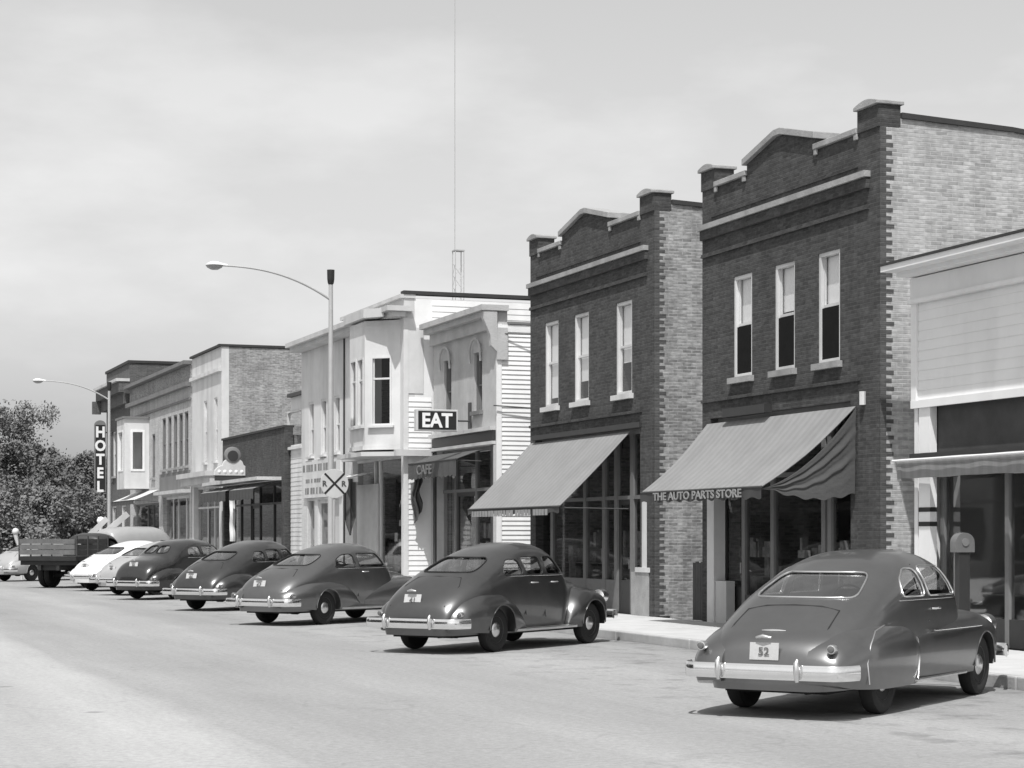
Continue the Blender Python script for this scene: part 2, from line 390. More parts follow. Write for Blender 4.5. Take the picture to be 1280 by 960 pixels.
# ================================================================ ground
setorg((0,0,0))
def ground_mat():
    m = bpy.data.materials.new('worn pale asphalt'); m.use_nodes = True
    nt = m.node_tree; N = nt.nodes; L = nt.links; b = N['Principled BSDF']; b.inputs['Roughness'].default_value = .85
    b.inputs['Specular IOR Level'].default_value = .3
    tc = N.new('ShaderNodeTexCoord'); sp = N.new('ShaderNodeSeparateXYZ'); L.new(tc.outputs['Object'], sp.inputs[0])
    def noise(scale, sc3, det=6):
        mp = N.new('ShaderNodeMapping'); mp.inputs['Scale'].default_value = sc3; L.new(tc.outputs['Object'], mp.inputs[0])
        n = N.new('ShaderNodeTexNoise'); n.inputs['Scale'].default_value = scale; n.inputs['Detail'].default_value = det; n.inputs['Roughness'].default_value = .65
        L.new(mp.outputs[0], n.inputs['Vector']); return n.outputs['Fac']
    def rng(v, a, c, lo, hi):
        r = N.new('ShaderNodeMapRange'); r.inputs['From Min'].default_value = a; r.inputs['From Max'].default_value = c
        r.inputs['To Min'].default_value = lo; r.inputs['To Max'].default_value = hi; L.new(v, r.inputs['Value']); return r.outputs[0]
    def mul(a, c):
        k = N.new('ShaderNodeMath'); k.operation = 'MULTIPLY'; L.new(a, k.inputs[0]); L.new(c, k.inputs[1]); return k.outputs[0]
    base = rng(noise(14, (1,1,1), 12), .3, .7, .222, .312)
    big = rng(noise(.35, (1,.35,1)), .3, .7, .90, 1.10)
    streak = rng(noise(1.2, (1,.05,1)), .35, .65, .93, 1.06)
    # darker drip band along the parking lane and a paler wheel-worn lane
    wob = N.new('ShaderNodeMath'); wob.operation = 'MULTIPLY_ADD'; L.new(noise(.25, (1,.3,1)), wob.inputs[0]); wob.inputs[1].default_value = 1.6; L.new(sp.outputs['X'], wob.inputs[2])
    w = N.new('ShaderNodeMath'); w.operation = 'SINE'; k = N.new('ShaderNodeMath'); k.operation = 'MULTIPLY'; k.inputs[1].default_value = 1.9
    L.new(wob.outputs[0], k.inputs[0]); L.new(k.outputs[0], w.inputs[0])
    lane = rng(w.outputs[0], -1, 1, .93, 1.05)
    v = N.new('ShaderNodeTexVoronoi'); v.feature = 'F1'; v.inputs['Scale'].default_value = .45; L.new(tc.outputs['Object'], v.inputs['Vector'])
    spot = rng(v.outputs['Distance'], .02, .06, .6, 1.0)
    crn = N.new('ShaderNodeTexVoronoi'); crn.feature = 'DISTANCE_TO_EDGE'; crn.inputs['Scale'].default_value = .16
    dn = N.new('ShaderNodeTexNoise'); dn.inputs['Scale'].default_value = .8; L.new(tc.outputs['Object'], dn.inputs['Vector'])
    va = N.new('ShaderNodeVectorMath'); va.operation = 'MULTIPLY_ADD'; L.new(dn.outputs['Color'], va.inputs[0]); va.inputs[1].default_value = (2.5,2.5,0); L.new(tc.outputs['Object'], va.inputs[2])
    L.new(va.outputs[0], crn.inputs['Vector'])
    crack = rng(crn.outputs['Distance'], .0, .005, .88, 1.0)
    # oil drips under the nosed-in cars, dirt along the gutter
    n7 = noise(1.6, (1,1,1), 8); bay = rng(sp.outputs['X'], 8.6, 9.6, 0, 1)
    oil_ = rng(n7, .52, .66, 0, .32); oo = mul(oil_, bay); inv = N.new('ShaderNodeMath'); inv.operation = 'SUBTRACT'; inv.inputs[0].default_value = 1; L.new(oo, inv.inputs[1])
    gut = mul(rng(sp.outputs['X'], 12.7, 13.5, 1, .72), inv.outputs[0])
    gut = mul(gut, rng(wob.outputs[0], 4.0, 4.5, 1.13, 1.0)); seam = rng(wob.outputs[0], 4.5, 4.62, 1.10, 1.0); gut = mul(gut, seam)
    speck = rng(noise(45, (1,1,1), 2), .35, .65, .93, 1.07)
    base = mul(mul(base, gut), speck)
    out = mul(mul(mul(mul(mul(base, big), streak), lane), spot), crack)
    cc = N.new('ShaderNodeCombineColor')
    for q in (0,1,2): L.new(out, cc.inputs[q])
    L.new(cc.outputs[0], b.inputs['Base Color'])
    bp = N.new('ShaderNodeBump'); bp.inputs['Strength'].default_value = .25; bp.inputs['Distance'].default_value = .01
    L.new(noise(60, (1,1,1), 3), bp.inputs['Height']); L.new(bp.outputs[0], b.inputs['Normal'])
    return m
M['road'] = ground_mat()
M['earth'] = mat('dusty earth', .20, .95, .3, .6, bump=.3)
M['walk'] = mat('pale concrete', .46, .85, .10, 2.0, bump=.2, stain=.15)
M['kerb'] = mat('kerb concrete', .40, .85, .15, 2.5, bump=.2, stain=.2)
KX = 13.56
g = MB(); g.add([(-1500,-300,-.05),(2500,-300,-.05),(2500,3000,-.05),(-1500,3000,-.05)], [(0,1,2,3)]); struct('ground', g, 'earth')
g = MB(); g.add([(-14,-60,0),(KX-.02,-60,0),(KX-.02,420,0),(-14,420,0)], [(0,1,2,3)]); struct('road', g, 'road')
g = MB(); y = -10.0
while y < 118:
    for (a, c) in ((KX+.165, KX+1.66), (KX+1.67, XF-.005)):
        g.box(a, c, y, y+1.49, -.04, .15 + random.uniform(-.002, .002))
    y += 1.5
struct('sidewalk', g, 'walk', bevel=.006)
g = MB(); y = -10.0
while y < 118:
    g.box(KX, KX+.16, y, y+2.99, -.04, .155); y += 3.0
struct('kerb', g, 'kerb', bevel=.02)
g = MB()
for (a, c) in ((16.7, 40),):
    g.box(a, c, -10, 118, -.04, .03)
struct('back_lot', g, 'earth')

# ================================================================ twin brick blocks
def brick_block(name, label, y0, W, wins, kind):
    y1 = y0 + W; x1 = XF + 16; setorg((XF, y0, 0)); root = thing(name, label, 'building', ORG)
    Mp = MF(XF); Sd = MS(y0)
    zs, zp = 4.05, 8.45
    holes = [(a, b, c, d) for (a, b, c, d) in wins]
    sf0, sf1 = y0 + (.95 if kind == 1 else .55), y1 - .35
    b = MB(); wall(b, Mp, y0, y1, .15, zp, .35, holes + [(sf0, sf1, .151-.002, zs)])
    gc, gh = y0 + W*.52, W*.195
    b.prism([(XF, gc-gh, zp), (XF, gc-gh, zp+.22), (XF, gc-.12, zp+.49), (XF, gc+.12, zp+.49), (XF, gc+gh, zp+.22), (XF, gc+gh, zp)], (.35,0,0))
    b.box(XF-.03, XF+.38, y0-.002, y0+.68, zp, zp+.36); b.box(XF-.03, XF+.38, y1-.6, y1, zp, zp+.36)
    b.box(XF-.045, XF-.001, y0, y0+.62, .16, zs+.25)
    b.build('front_wall', 'brick_dark', root)
    c = MB()
    c.box(XF-.06, XF+.42, y0+.68, gc-gh-.002, zp+.002, zp+.10); c.box(XF-.06, XF+.42, gc+gh+.002, y1-.6, zp+.002, zp+.10)
    cp = [(gc-gh-.07, zp+.19), (gc-.12, zp+.495), (gc+.12, zp+.495), (gc+gh+.07, zp+.19)]
    c.prism([(XF-.08, p, q) for p, q in cp] + [(XF-.08, p, q+.12) for p, q in reversed(cp)], (.52,0,0))
    for (a, bb) in ((y0-.04, y0+.72), (y1-.64, y1+.04)):
        pr = [(XF-.09, a, zp+.362), (XF-.09, bb, zp+.362), (XF-.09, bb, zp+.42)]
        n = 8
        pr += [(XF-.09, bb-(bb-a)*k/n, zp+.42+.07*math.sin(math.pi*k/n)) for k in range(1, n)] + [(XF-.09, a, zp+.42)]
        c.prism(pr, (.52,0,0))
    for yy in (y0+.68, gc-gh-.12, gc+gh+.02, y1-.70):
        c.box(XF-.05, XF-.004, yy, yy+.10, zp-.1, zp+.001)
    c.build('coping', 'stone', root, bevel=.01)
    c = MB(); c.box(XF-.12, XF-.002, y0+.30, y1-.02, 7.68, 7.78); c.build('string_course', 'stone', root)
    c = MB(); c.box(XF-.07, XF-.002, y0+.32, y1-.02, 7.50, 7.678); c.box(XF-.05, XF-.002, y0+.34, y1-.02, 7.16, 7.20)
    c.box(XF-.04, XF-.002, y0+.34, y1-.02, 7.2, 7.23); c.box(XF-.05, XF-.002, y0+.62, y1-.02, 4.36, 4.42)
    c.box(XF-.02, XF-.002, y0+.7, y1-.4, 7.9, 7.93)
    c.build('brick_bands', 'brick_dark', root)
    for k, (a, bb, cc, d) in enumerate(wins):
        window(root, Mp, a, bb, cc, d, blind=(.50, .44, .56)[k] if kind == 1 else (.66, .78, .92)[k], sill=.11, sillm='stone' if kind == 1 else 'white_front', fw=.065, mid=.52)
    if kind == 1:
        for (a, bb, cc, d) in wins:
            MB().mbox(Mp, a+.066, bb-.066, cc+.066, cc+(d-cc)*.50, .045, .06).build('insect_screen', 'screen', root)
    # near side wall in light common brick with dark toothed quoins
    b = MB(); b.prism([(XF+.351, y0, .03), (x1, y0, .03), (x1, y0, 7.4), (XF+6, y0, 8.2), (XF+2.5, y0, 8.52), (XF+.351, y0, 8.60)], (0,.3,0))
    b.box(XF+.10, XF+.36, y0-.004, y0-.001, .16, zp-.01)
    b.build('side_wall', 'brick_buff' if kind == 1 else 'brick_dull', root)
    c = MB(); c.prism([(XF+.39, y0-.04, 8.60), (XF+2.5, y0-.04, 8.52), (XF+6, y0-.04, 8.2), (x1, y0-.04, 7.4), (x1, y0-.04, 7.47), (XF+6, y0-.04, 8.27), (XF+2.5, y0-.04, 8.60), (XF+.39, y0-.04, 8.69)], (0,.38,0))
    c.build('side_coping', 'tar', root)
    c = MB(); c.box(XF, XF+.11, y0-.010, y0-.001, .16, zp-.002)
    z = .2; k = 0
    while z < zp - .1:
        if k % 2 == 0: c.box(XF+.11, XF+(.20 if k % 4 else .24)+random.uniform(-.02,.02), y0-.010, y0-.003, z, z+.064)
        z += .066; k += 1
    c.build('quoins', 'brick_quoin', root)
    shell(root, XF, x1, y0+.31, y1, 7.2, 'brick_mid', near=False)
    return root, sf0, sf1, zs

# --- near block (auto store)
Y1n = Yat(1100, XF); W1 = Yat(878, XF) - Y1n
def wpx(l, r, t, b, X=XF):
    ya, yb = Yat(r, X), Yat(l, X); m = (l+r)/2
    return (ya, yb, Zat(m, b, X), Zat(m, t, X))
w1 = [wpx(1022, 1050, 314, 453), wpx(968.5, 993.5, 332.5, 462), wpx(916, 940, 344.5, 467)]
w1 = [(a, a+.76, w1[0][2], w1[0][3]) for (a, b, c, d) in w1]
rt, sf0, sf1, zs = brick_block('brick_storefront_block', 'larger dark brick two-storey block with pale brick side wall behind the nearest car', Y1n, W1, w1, 1)
Mp = MF(XF)
storefront(rt, Mp, sf0, sf1, .152, zs, [sf0+1.0, Yat(1032, XF+.2), Yat(968, XF+.2), Yat(932, XF+.2), Yat(903, XF+.2)], bulk=.55, transom=2.9, door=Yat(918, XF+.2), fm='mid_paint', pw=.13, bm_='dark_paint', tm=10)
b = MB(); b.mbox(Mp, sf1-.28, sf1+.02, .152, zs-.3, -.06, .18); b.build('corner_post', 'white_front', rt)
b = MB(); b.mbox(Mp, sf1-.75, sf1-.29, .152, .95, -.03, .15); b.build('plinth', 'cream', rt)
aw = awning(rt, XF-.02, XF-1.45, Y1n+.75, Y1n+W1-.25, Y1n+1.35, Y1n+W1-.35, 3.95, 2.62, sag=.10, val=.19)
ymid = Y1n + W1*.56
txt = text_mb('THE AUTO PARTS STORE', .20, .004, lambda u, v, w: (XF-1.485-w, Y1n+1.35+(W1-1.75)/2+.05-u, 2.53+v), bold=.004, squeeze=1.62)
txt.build('lettering', 'letter', aw)
# side drape gathered against the near pier
d = MB()
P0 = Vector((XF-.03, Y1n+.72, 3.93)); P1 = Vector((XF-1.42, Y1n+1.33, 2.60)); P2 = Vector((XF-.05, Y1n+.72, 2.50))
def drape(u, v):
    top = P0.lerp(P1, u) - Vector((0, 0, .22*math.sin(math.pi*u)**.8)); bot = P2.lerp(P1, u)
    p = top.lerp(bot, v); ang = v*(1-.25*u); f = math.sin(ang*26)+.5*math.sin(ang*47+1.3)
    amp = .022*min(1, 6*u*(1-u)+.15)*math.sin(math.pi*min(1, v+.12))
    return tuple(p + Vector((.25, -1, 0))*(amp*f+.06*math.sin(math.pi*u)*v) + Vector((0, 0, -.14*math.sin(math.pi*u)*v+.02*math.sin(u*30)*v)))
d.grid(drape, 40, 70); d.build('awning_drape', 'fabric_side', aw, smooth=80)
setorg((XF-.3, Y1n+.9, 0))
# roll hood above awning
setorg((XF, Y1n, 0))
b = MB(); b.mbox(Mp, Yat(965, XF), Yat(912, XF), 4.02, 4.18, -.16, .0); b.build('awning_box', 'dark_paint', rt)
b = MB(); b.tube([(XF-.08, Y1n+.42, 3.95), (XF-.08, Y1n+.42, 4.17)], .055, 8); b.build('crank_housing', 'white_front', rt)
# the small things between the two blocks
setorg((0,0,0))
dp = MB(); yy = Y1n+W1+.12; xx = XF+.25
dp.tube([(xx, yy, .1), (xx, yy, 4.9)], .045, 8)
for z in (1.2, 2.8, 4.2): dp.lathe([(.055,-.03),(.06,0),(.055,.03)], (xx, yy, z), 'z', 10)
setorg((xx, yy, .1)); tag(link('downspout', MB.mesh(dp, 'downspout'), 'mid_paint', smooth=40), 'pale metal downspout in the gap between the two brick blocks', 'downspout').location = ORG
setorg((0,0,0))

g0, g1 = Yat(889, XF+.05), Yat(867, XF+.05); setorg((XF+.05, g0, .15)); gt = thing('shade_panel', 'low dark board gate added to stand for shade at the mouth of the gap between the brick blocks', 'panel', ORG)  # added dark boards stand in for the shade beside the corner post
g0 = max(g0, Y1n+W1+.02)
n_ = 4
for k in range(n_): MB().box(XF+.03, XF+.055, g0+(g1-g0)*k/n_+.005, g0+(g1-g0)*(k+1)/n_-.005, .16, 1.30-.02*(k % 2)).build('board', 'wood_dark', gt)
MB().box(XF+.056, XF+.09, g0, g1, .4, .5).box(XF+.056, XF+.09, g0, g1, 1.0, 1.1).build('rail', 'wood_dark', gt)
setorg((0,0,0))
# --- second block
Y2n = Yat(818, XF); W2 = Yat(663, XF) - Y2n
w2 = [wpx(768, 790, 377, 492), wpx(717, 736, 391, 501), wpx(682, 698, 403, 507)]
w2 = [(a, a+.86, w2[0][2]-.02, w2[0][3]) for (a, b, c, d) in w2]
rt2, sf0, sf1, zs = brick_block('brick_storefront_block', 'dark brick two-storey block with a plain grey awning beside the white clapboard wall', Y2n, W2, w2, 2)
storefront(rt2, Mp, sf0, sf1, .152, zs, [Yat(812, XF+.2), Yat(792, XF+.2), Yat(772, XF+.2), Yat(757, XF+.2), Yat(733, XF+.2), Yat(692, XF+.2)], bulk=.7, transom=2.62, door=Yat(780, XF+.2), fm='mid_paint', pw=.16, tm=10)
b = MB(); b.mbox(Mp, Yat(814, XF), Yat(792, XF), .152, 1.05, -.06, .13); b.build('plinth', 'stone', rt2)
b = MB(); b.mbox(Mp, Yat(811, XF), Yat(805, XF), 1.052, 2.62, -.05, .1); b.mbox(Mp, Yat(815, XF), Yat(798, XF), 1.052, 1.15, -.08, .12); b.build('corner_post', 'white_front', rt2)
b = MB(); b.mbox(Mp, sf0, sf1, 4.051, 4.16, -.10, -.002); b.build('lintel', 'dark_paint', rt2)
aw = awning(rt2, XF-.02, XF-1.60, Yat(789, XF), Y2n+W2-.08, Yat(789, XF)+.05, Y2n+W2-.1, 4.0, 2.42, sag=.03, val=.13)
b = MB()
yy0, yy1 = Yat(692, 15.2), Y2n+W2-.6
y = yy0
while y < yy1:
    w = random.uniform(.12, .22); MB().box(15.055, 15.06, y, y+w, 2.24, 2.37).build('letter', 'letter', aw); y += w+random.choice([.03, .03, .05, .16])

# ================================================================ building A (white clapboard false front)
YA1 = Yat(1143, XF); YA0 = YA1 - 9.5; setorg((XF, YA1, 0))
rt = thing('clapboard_shop', 'white clapboard shop front with a dark display window at the right edge', 'shop', ORG)
b = MB(); wall(b, Mp, YA0, YA1, 3.9, 5.85, .25); b.box(XF+.251, XF+12, YA1-.25, YA1, .03, 5.7); b.box(XF, XF+.25, YA1-.10, YA1, .15, 3.9)
b.box(XF+.251, XF+12, YA0, YA0+.25, .03, 5.7); b.box(XF+11.7, XF+12, YA0+.25, YA1-.25, .03, 5.7)
b.build('wall', 'white', rt)
MB().box(XF+.3, XF+12, YA0+.2, YA1-.2, 5.5, 5.65).build('roof', 'tar', rt)
b = MB(); clap(b, MF(XF-.004), YA0, YA1-.13, 3.92, 5.42, .155, .011); b.build('siding', 'white', rt)
b = MB(); b.box(XF-.05, XF-.002, YA1-.125, YA1+.02, 3.86, 5.44); b.box(XF-.06, XF-.002, YA0, YA1+.02, 3.80, 3.92)
b.build('corner_board', 'white', rt)
b = MB(); b.box(XF-.06, XF-.002, YA0, YA1+.03, 5.44, 5.84); b.box(XF-.30, XF+.3, YA0, YA1+.05, 5.86, 5.93); b.box(XF-.55, XF+.35, YA0, YA1+.10, 5.93, 6.02)
b.box(XF-.12, XF-.061, YA0, YA1+.03, 5.44, 5.50)
b.build('cornice', 'white', rt)
MB().box(XF-.57, XF+.35, YA0, YA1+.12, 6.022, 6.06).build('roof_edge', 'tar', rt)
yp = Yat(1157, XF); b = MB(); b.box(XF-.02, XF+.10, Yat(1164, XF), Yat(1150, XF), .152, 3.86); b.build('post', 'white', rt)
b = MB()
for py in (637, 655):
    z = Zat(1157, py, XF); b.box(XF-.026, XF-.021, Yat(1164, XF)-.002, Yat(1150, XF)+.002, z-.035, z+.035); b.box(XF-.021, XF+.105, Yat(1164, XF)-.006, Yat(1164, XF)-.001, z-.035, z+.035)
b.build('post_band', 'black', rt)
b = MB(); b.box(XF+.12, XF+.2, YA0+.26, YA1-.101, 3.10, 3.86); b.build('transom_panel', 'wood_dark', rt)
b = MB(); b.box(XF-.06, XF+.22, YA0+.26, YA1+.05, 3.02, 3.09); b.build('ledge', 'dark_paint', rt)
s0A, s1A = YA0+.3, Yat(1166, XF)
storefront(rt, Mp, s0A, s1A, .152, 3.0, [Yat(1181, XF+.25), Yat(1262, XF+.25)], bulk=.42, transom=None, fm='mid_paint', pw=.10, dep=.25, bm_='dark_paint', tm=4, gm='glass_dark')
# rolled canvas awning with hanging valance
b = MB()
def roll(u, v):
    y = YA0+.3+(YA1+.12-YA0-.3)*u; a = v*math.pi*1.4-.6; r = .07+.004*math.sin(u*40)
    return (XF-.18-r*math.cos(a), y, 2.94+r*math.sin(a))
b.grid(roll, 90, 12)
b.grid(lambda u, v: (XF-.235-.008*math.sin(u*70)*v, YA0+.3+(YA1+.12-YA0-.3)*u, 2.92-v*(.22+.006*math.sin(u*23)+.004*math.sin(u*61))), 200, 5)
b.box(XF-.24, XF-.0, YA1+.0, YA1+.115, 2.66, 2.92)
b.build('rolled_awning', 'fabric', rt, smooth=60)
MB().tube([(XF-.3, YA0+.3, 2.98), (XF-.3, YA1+.15, 2.98)], .02, 6).build('awning_bar', 'white', rt)
M['machine'] = mat('dull machine enamel', .14, .5, .15, 6)
# round-topped weighing machine by the shop window
setorg((0,0,0))
xw, yw = XF-.35, Yat(1203, XF-.35); setorg((xw, yw, .15))
wm = thing('weighing_machine', 'pale round-headed penny scale standing before the clapboard shop window', 'scale', ORG)
b = MB(); b.prism([(xw+.16*math.cos(a), yw-.08, 1.70+.15*math.sin(a)) for a in [math.pi*k/12 for k in range(13)]] + [(xw-.16, yw-.08, 1.56), (xw+.16, yw-.08, 1.56)], (0,.16,0)); b.build('head', 'machine', wm, smooth=40)
MB().box(xw-.09, xw+.09, yw-.06, yw+.06, .25, 1.558).build('column', 'dark_paint', wm)
MB().box(xw-.2, xw+.2, yw-.35, yw+.12, .152, .248).build('foot_plate', 'metal_dark', wm)
MB().lathe([(.06,0),(.06,-.012),(.0,-.014)], (xw, yw-.081, 1.71), 'y', 20).build('dial', 'mid_paint', wm)

# ================================================================ C : EAT building
YC0 = Yat(620, XF); YC1 = 52.15; setorg((XF, YC0, 0)); x1 = XF+14
rt = thing('cafe_building', 'grey fronted cafe building with arched windows and white clapboard side', 'building', ORG)
wc = [(48.1, 48.72, 5.0, 6.5), (50.6, 51.22, 5.0, 6.5)]
b = MB(); wall(b, Mp, YC0, YC1, .15, 7.15, .3, wc + [(YC0+.35, YC1-.3, .149, 4.1)])
b.build('front_wall', 'grey_paint', rt)
for (a, bb, c, d) in wc:
    w = window(rt, Mp, a, bb, c, d, fm='mid_paint', sill=.1, sillm='mid_paint', mid=.45, d0=.06, d1=.2, fw=.05)
    h = MB(); cy = (a+bb)/2; pts = [(XF-.10, cy+.42*math.cos(t), 6.5+.34*math.sin(t)) for t in [math.pi*k/14 for k in range(15)]]
    h.tube([(XF-.08, cy+.42, 6.25)] + pts[0:] + [(XF-.08, cy-.42, 6.25)], .032, 6)
    h.prism([(XF-.03, cy+.32*math.cos(t), 6.5+.26*math.sin(t)) for t in [math.pi*k/12 for k in range(13)]], (.029,0,0))
    h.build('hood_mould', 'grey_paint', w, smooth=50)
b = MB(); b.box(XF-.42, XF+.3, YC0-.12, YC1-.02, 7.42, 7.56); b.box(XF-.30, XF-.002, YC0-.05, YC1-.02, 7.28, 7.418); b.box(XF-.12, XF-.002, YC0, YC1-.02, 6.98, 7.278)
b.box(XF, XF+.3, YC0, YC1-.02, 7.152, 7.418)
b.prism([(XF-.002, YC0-.10, 6.4), (XF-.16, YC0-.10, 6.55), (XF-.18, YC0-.10, 6.8), (XF-.36, YC0-.10, 7.2), (XF-.36, YC0-.10, 7.41), (XF-.002, YC0-.10, 7.41)], (0,.16,0))
b.build('cornice', 'grey_paint', rt)
b = MB(); b.prism([(XF+.28, YC0-.09, 6.2), (XF+.0, YC0-.09, 6.2), (XF+.0, YC0-.09, 7.0), (XF+.28, YC0-.09, 7.0)], (0,.07,0)); b.build('bracket_board', 'grey_paint', rt)
b = MB(); b.box(XF+.301, x1, YC0, YC0+.25, .03, 7.1); b.build('side_wall', 'white', rt)
b = MB(); clap(b, MS(YC0-.004), XF+.14, x1, .3, 6.9, .118, .022); b.build('siding', 'white', rt)
b = MB(); b.box(XF+.01, XF+.14, YC0-.035, YC0-.001, .15, 7.1); b.box(XF+.14, x1, YC0-.035, YC0-.001, 6.9, 7.08); b.build('corner_board', 'white', rt)
b = MB(); b.box(XF+.3, x1, YC0-.06, YC0+.3, 7.1, 7.16); b.build('roof_edge', 'mid_paint', rt)
shell(rt, XF, x1, YC0+.25, YC1, 6.9, 'brick_mid')
b = MB(); b.box(XF-.16, XF-.002, YC0+.02, YC1-.02, 4.45, 4.55); b.box(XF-.10, XF-.002, YC0+.02, YC1-.02, 4.1, 4.18); b.build('ledge', 'cream', rt)
b = MB(); b.box(XF-.06, XF-.002, YC0+.02, YC1-.02, 4.2, 4.44); b.box(XF-.04, XF-.002, YC0+.10, YC0+.30, .152, 4.08); b.box(XF-.04, XF-.002, YC1-.28, YC1-.08, .152, 4.08); b.build('fascia', 'dark_paint', rt)
b = MB(); b.box(XF-.05, XF-.001, YC0+.02, YC0+.08, .152, 4.08); b.build('pilaster', 'grey_paint', rt)
storefront(rt, Mp, YC0+.35, YC1-.3, .152, 4.1, [Yat(597, XF+.2), Yat(571, XF+.2)], bulk=.9, transom=3.0, door=Yat(584, XF+.2), fm='mid_paint', pw=.09, tm=7)
aw = awning(rt, XF-.06, XF-.75, YC0+.9, YC1-.1, YC0+.9, YC1-.1, 4.0, 3.75, fm='fabric_dark', sag=.0, val=.42, vm='fabric_dark')
text_mb('CAFE', .36, .004, lambda u, v, w: (XF-.80-w, (YC0+YC1)/2+.9-u, 3.56+v), bold=.004, squeeze=1.6).build('lettering', 'mid_paint', aw)
b = MB()
b.grid(lambda u, v: (XF-.62+.22*u+.05*math.sin(v*9), YC1-.2+.06*math.sin(u*14), 3.55-1.45*v*(1-.35*u)-.05*u), 10, 14)
b.grid(lambda u, v: (XF-.62+.22*u+.05*math.sin(v*9), YC1-.12+.06*math.cos(u*14), 3.55-1.45*v*(1-.35*u)-.05*u), 10, 14)
b.build('hanging_flap', 'fabric_dark', aw, smooth=70)
# EAT sign
ye = 49.0; xa, xb = Xat(519, ye), Xat(571, ye); ze0 = HC+(HOR-539)/F*(ye*CS+15.7*SN); ze1 = HC+(HOR-512)/F*(ye*CS+15.7*SN)
setorg((XF, ye, ze0))
es = thing('eat_sign', 'dark projecting sign reading EAT in pale letters above the cafe', 'sign', ORG)
MB().box(xa, xb, ye-.10, ye+.10, ze0, ze1).build('sign_box', 'cream', es, bevel=.01)
MB().box(xa+.05, xb-.05, ye-.112, ye-.101, ze0+.045, ze1-.045).build('face', 'black', es)
text_mb('EAT', .50, .006, lambda u, v, w: ((xa+xb)/2+u, ye-.119-w, (ze0+ze1)/2+v), bold=.016, squeeze=.93).build('lettering', 'letter_white', es)
b = MB(); b.tube([(xb, ye, (ze0+ze1)/2), (XF-.02, ye, (ze0+ze1)/2)], .025, 6); b.box(XF-.05, XF-.005, ye-.08, ye+.08, ze0-.2, ze1+.2)
b.build('bracket', 'metal_dark', es)

# ================================================================ D : white bay-window building
XD = 15.9; YD0, YD1 = 52.3, 63.8; setorg((XD, YD0, 0)); x1 = XD+18; MD = MF(XD)
rt = thing('bay_window_building', 'white two-storey building with a projecting bay window beside the cafe', 'building', ORG)
wd = [wpx(386, 392, 500, 569, XD), wpx(401, 407.5, 500, 570, XD), wpx(420, 424.5, 496, 566, XD)]
wd = [(a, a+.62, 4.35, 6.1) for (a, b, c, d) in wd]
gz = 4.05; bayA, bayB = YD0+.35, YD0+3.4
low = [(Yat(393, XD), Yat(384, XD), 1.3, 3.0), (Yat(410, XD), Yat(397, XD), .149, 2.95), (Yat(424, XD), Yat(413, XD), .149, 2.95)]
sD0, sD1 = YD0+.25, Yat(441, XD)
b = MB(); wall(b, MD, YD0, YD1, .15, 7.75, .3, wd + [(bayA+.2, bayB-.2, 4.6, 7.2), (sD0, sD1, .149, gz)] + low); b.build('front_wall', 'white_front', rt)
for k, (a, bb, c, d) in enumerate(wd): window(rt, MD, a, bb, c, d, fm='white_front', sill=.07, sillm='white_front', mid=.5)
for k, (a, bb, c, d) in enumerate(low):
    if k == 0: window(rt, MD, a, bb, c, d, fm='white_front', sill=.07, sillm='white_front', rails=False)
    else:
        dm = MB(); dm.mbox(MD, a, a+.12, .152, d, .08, .14); dm.mbox(MD, bb-.12, bb, .152, d, .08, .14); dm.mbox(MD, a+.12, bb-.12, d-.12, d, .08, .14); dm.mbox(MD, a+.12, bb-.12, .152, .5, .08, .14)
        o = dm.build('door', 'cream' if k == 2 else 'white_front', rt)
        if k == 2: MB().mbox(MD, a+.12, bb-.12, .5, d-.12, .1, .12).build('door_panel', 'cream', o)
        else: MB().add([MD(a+.12,.5,.11), MD(bb-.12,.5,.11), MD(bb-.12,d-.12,.11), MD(a+.12,d-.12,.11)], [(0,1,2,3)]).build('pane', 'glass', o)
# bay: three facets with windows
pl = [(XD, bayA), (XD-.80, bayA+.75), (XD-.80, bayB-.75), (XD, bayB)]
bay = MB(); bw = []
for i in range(3):
    p, q = Vector((*pl[i], 0)), Vector((*pl[i+1], 0)); t = (q-p).normalized(); nrm = Vector((t.y, -t.x, 0)); Lg = (q-p).length
    if nrm.x < 0: nrm = -nrm
    def mk(p=p, t=t, nrm=nrm): return lambda s_, z, d: tuple(p + t*s_ + nrm*d + Vector((0,0,z)))
    mp = mk(); hs = [(.26, Lg-.20, 4.85, 6.75)] if i != 1 else [(.12, .12+(Lg-.36)/2, 4.85, 6.75), (.24+(Lg-.36)/2, Lg-.12, 4.85, 6.75)]
    wall(bay, mp, 0, Lg, 4.30, 7.62, .12, hs); bw += [(mp, h) for h in hs]
bo = bay.build('bay', 'white_front', rt)
for mp, h in bw: window(bo, mp, h[0], h[1], h[2], h[3], fm='white_front', d0=-.02, d1=.08, fw=.05, sill=.06, sillm='white_front', mid=.68, rails=True)
b = MB(); b.prism([(x-.06*(x < XD), y, 4.18) for x, y in pl], (0,0,.118)); b.prism([(x, y, 7.622) for x, y in pl], (0,0,.12)); b.build('bay_base', 'white_front', bo)
b = MB(); b.prism([(XD, bayA-.05, 4.0), (XD-.95, bayA+.6, 4.0), (XD-.95, bayB+.1, 4.0), (XD, bayB+.2, 4.0)], (0,0,.12)); b.box(XD-.35, XD-.002, bayB+.2, Yat(441, XD), 4.0, 4.12); b.box(XD-.30, XD+.75, YD0-.25, YD0-.04, 3.98, 4.15); b.build('storefront_cornice', 'cream', rt)
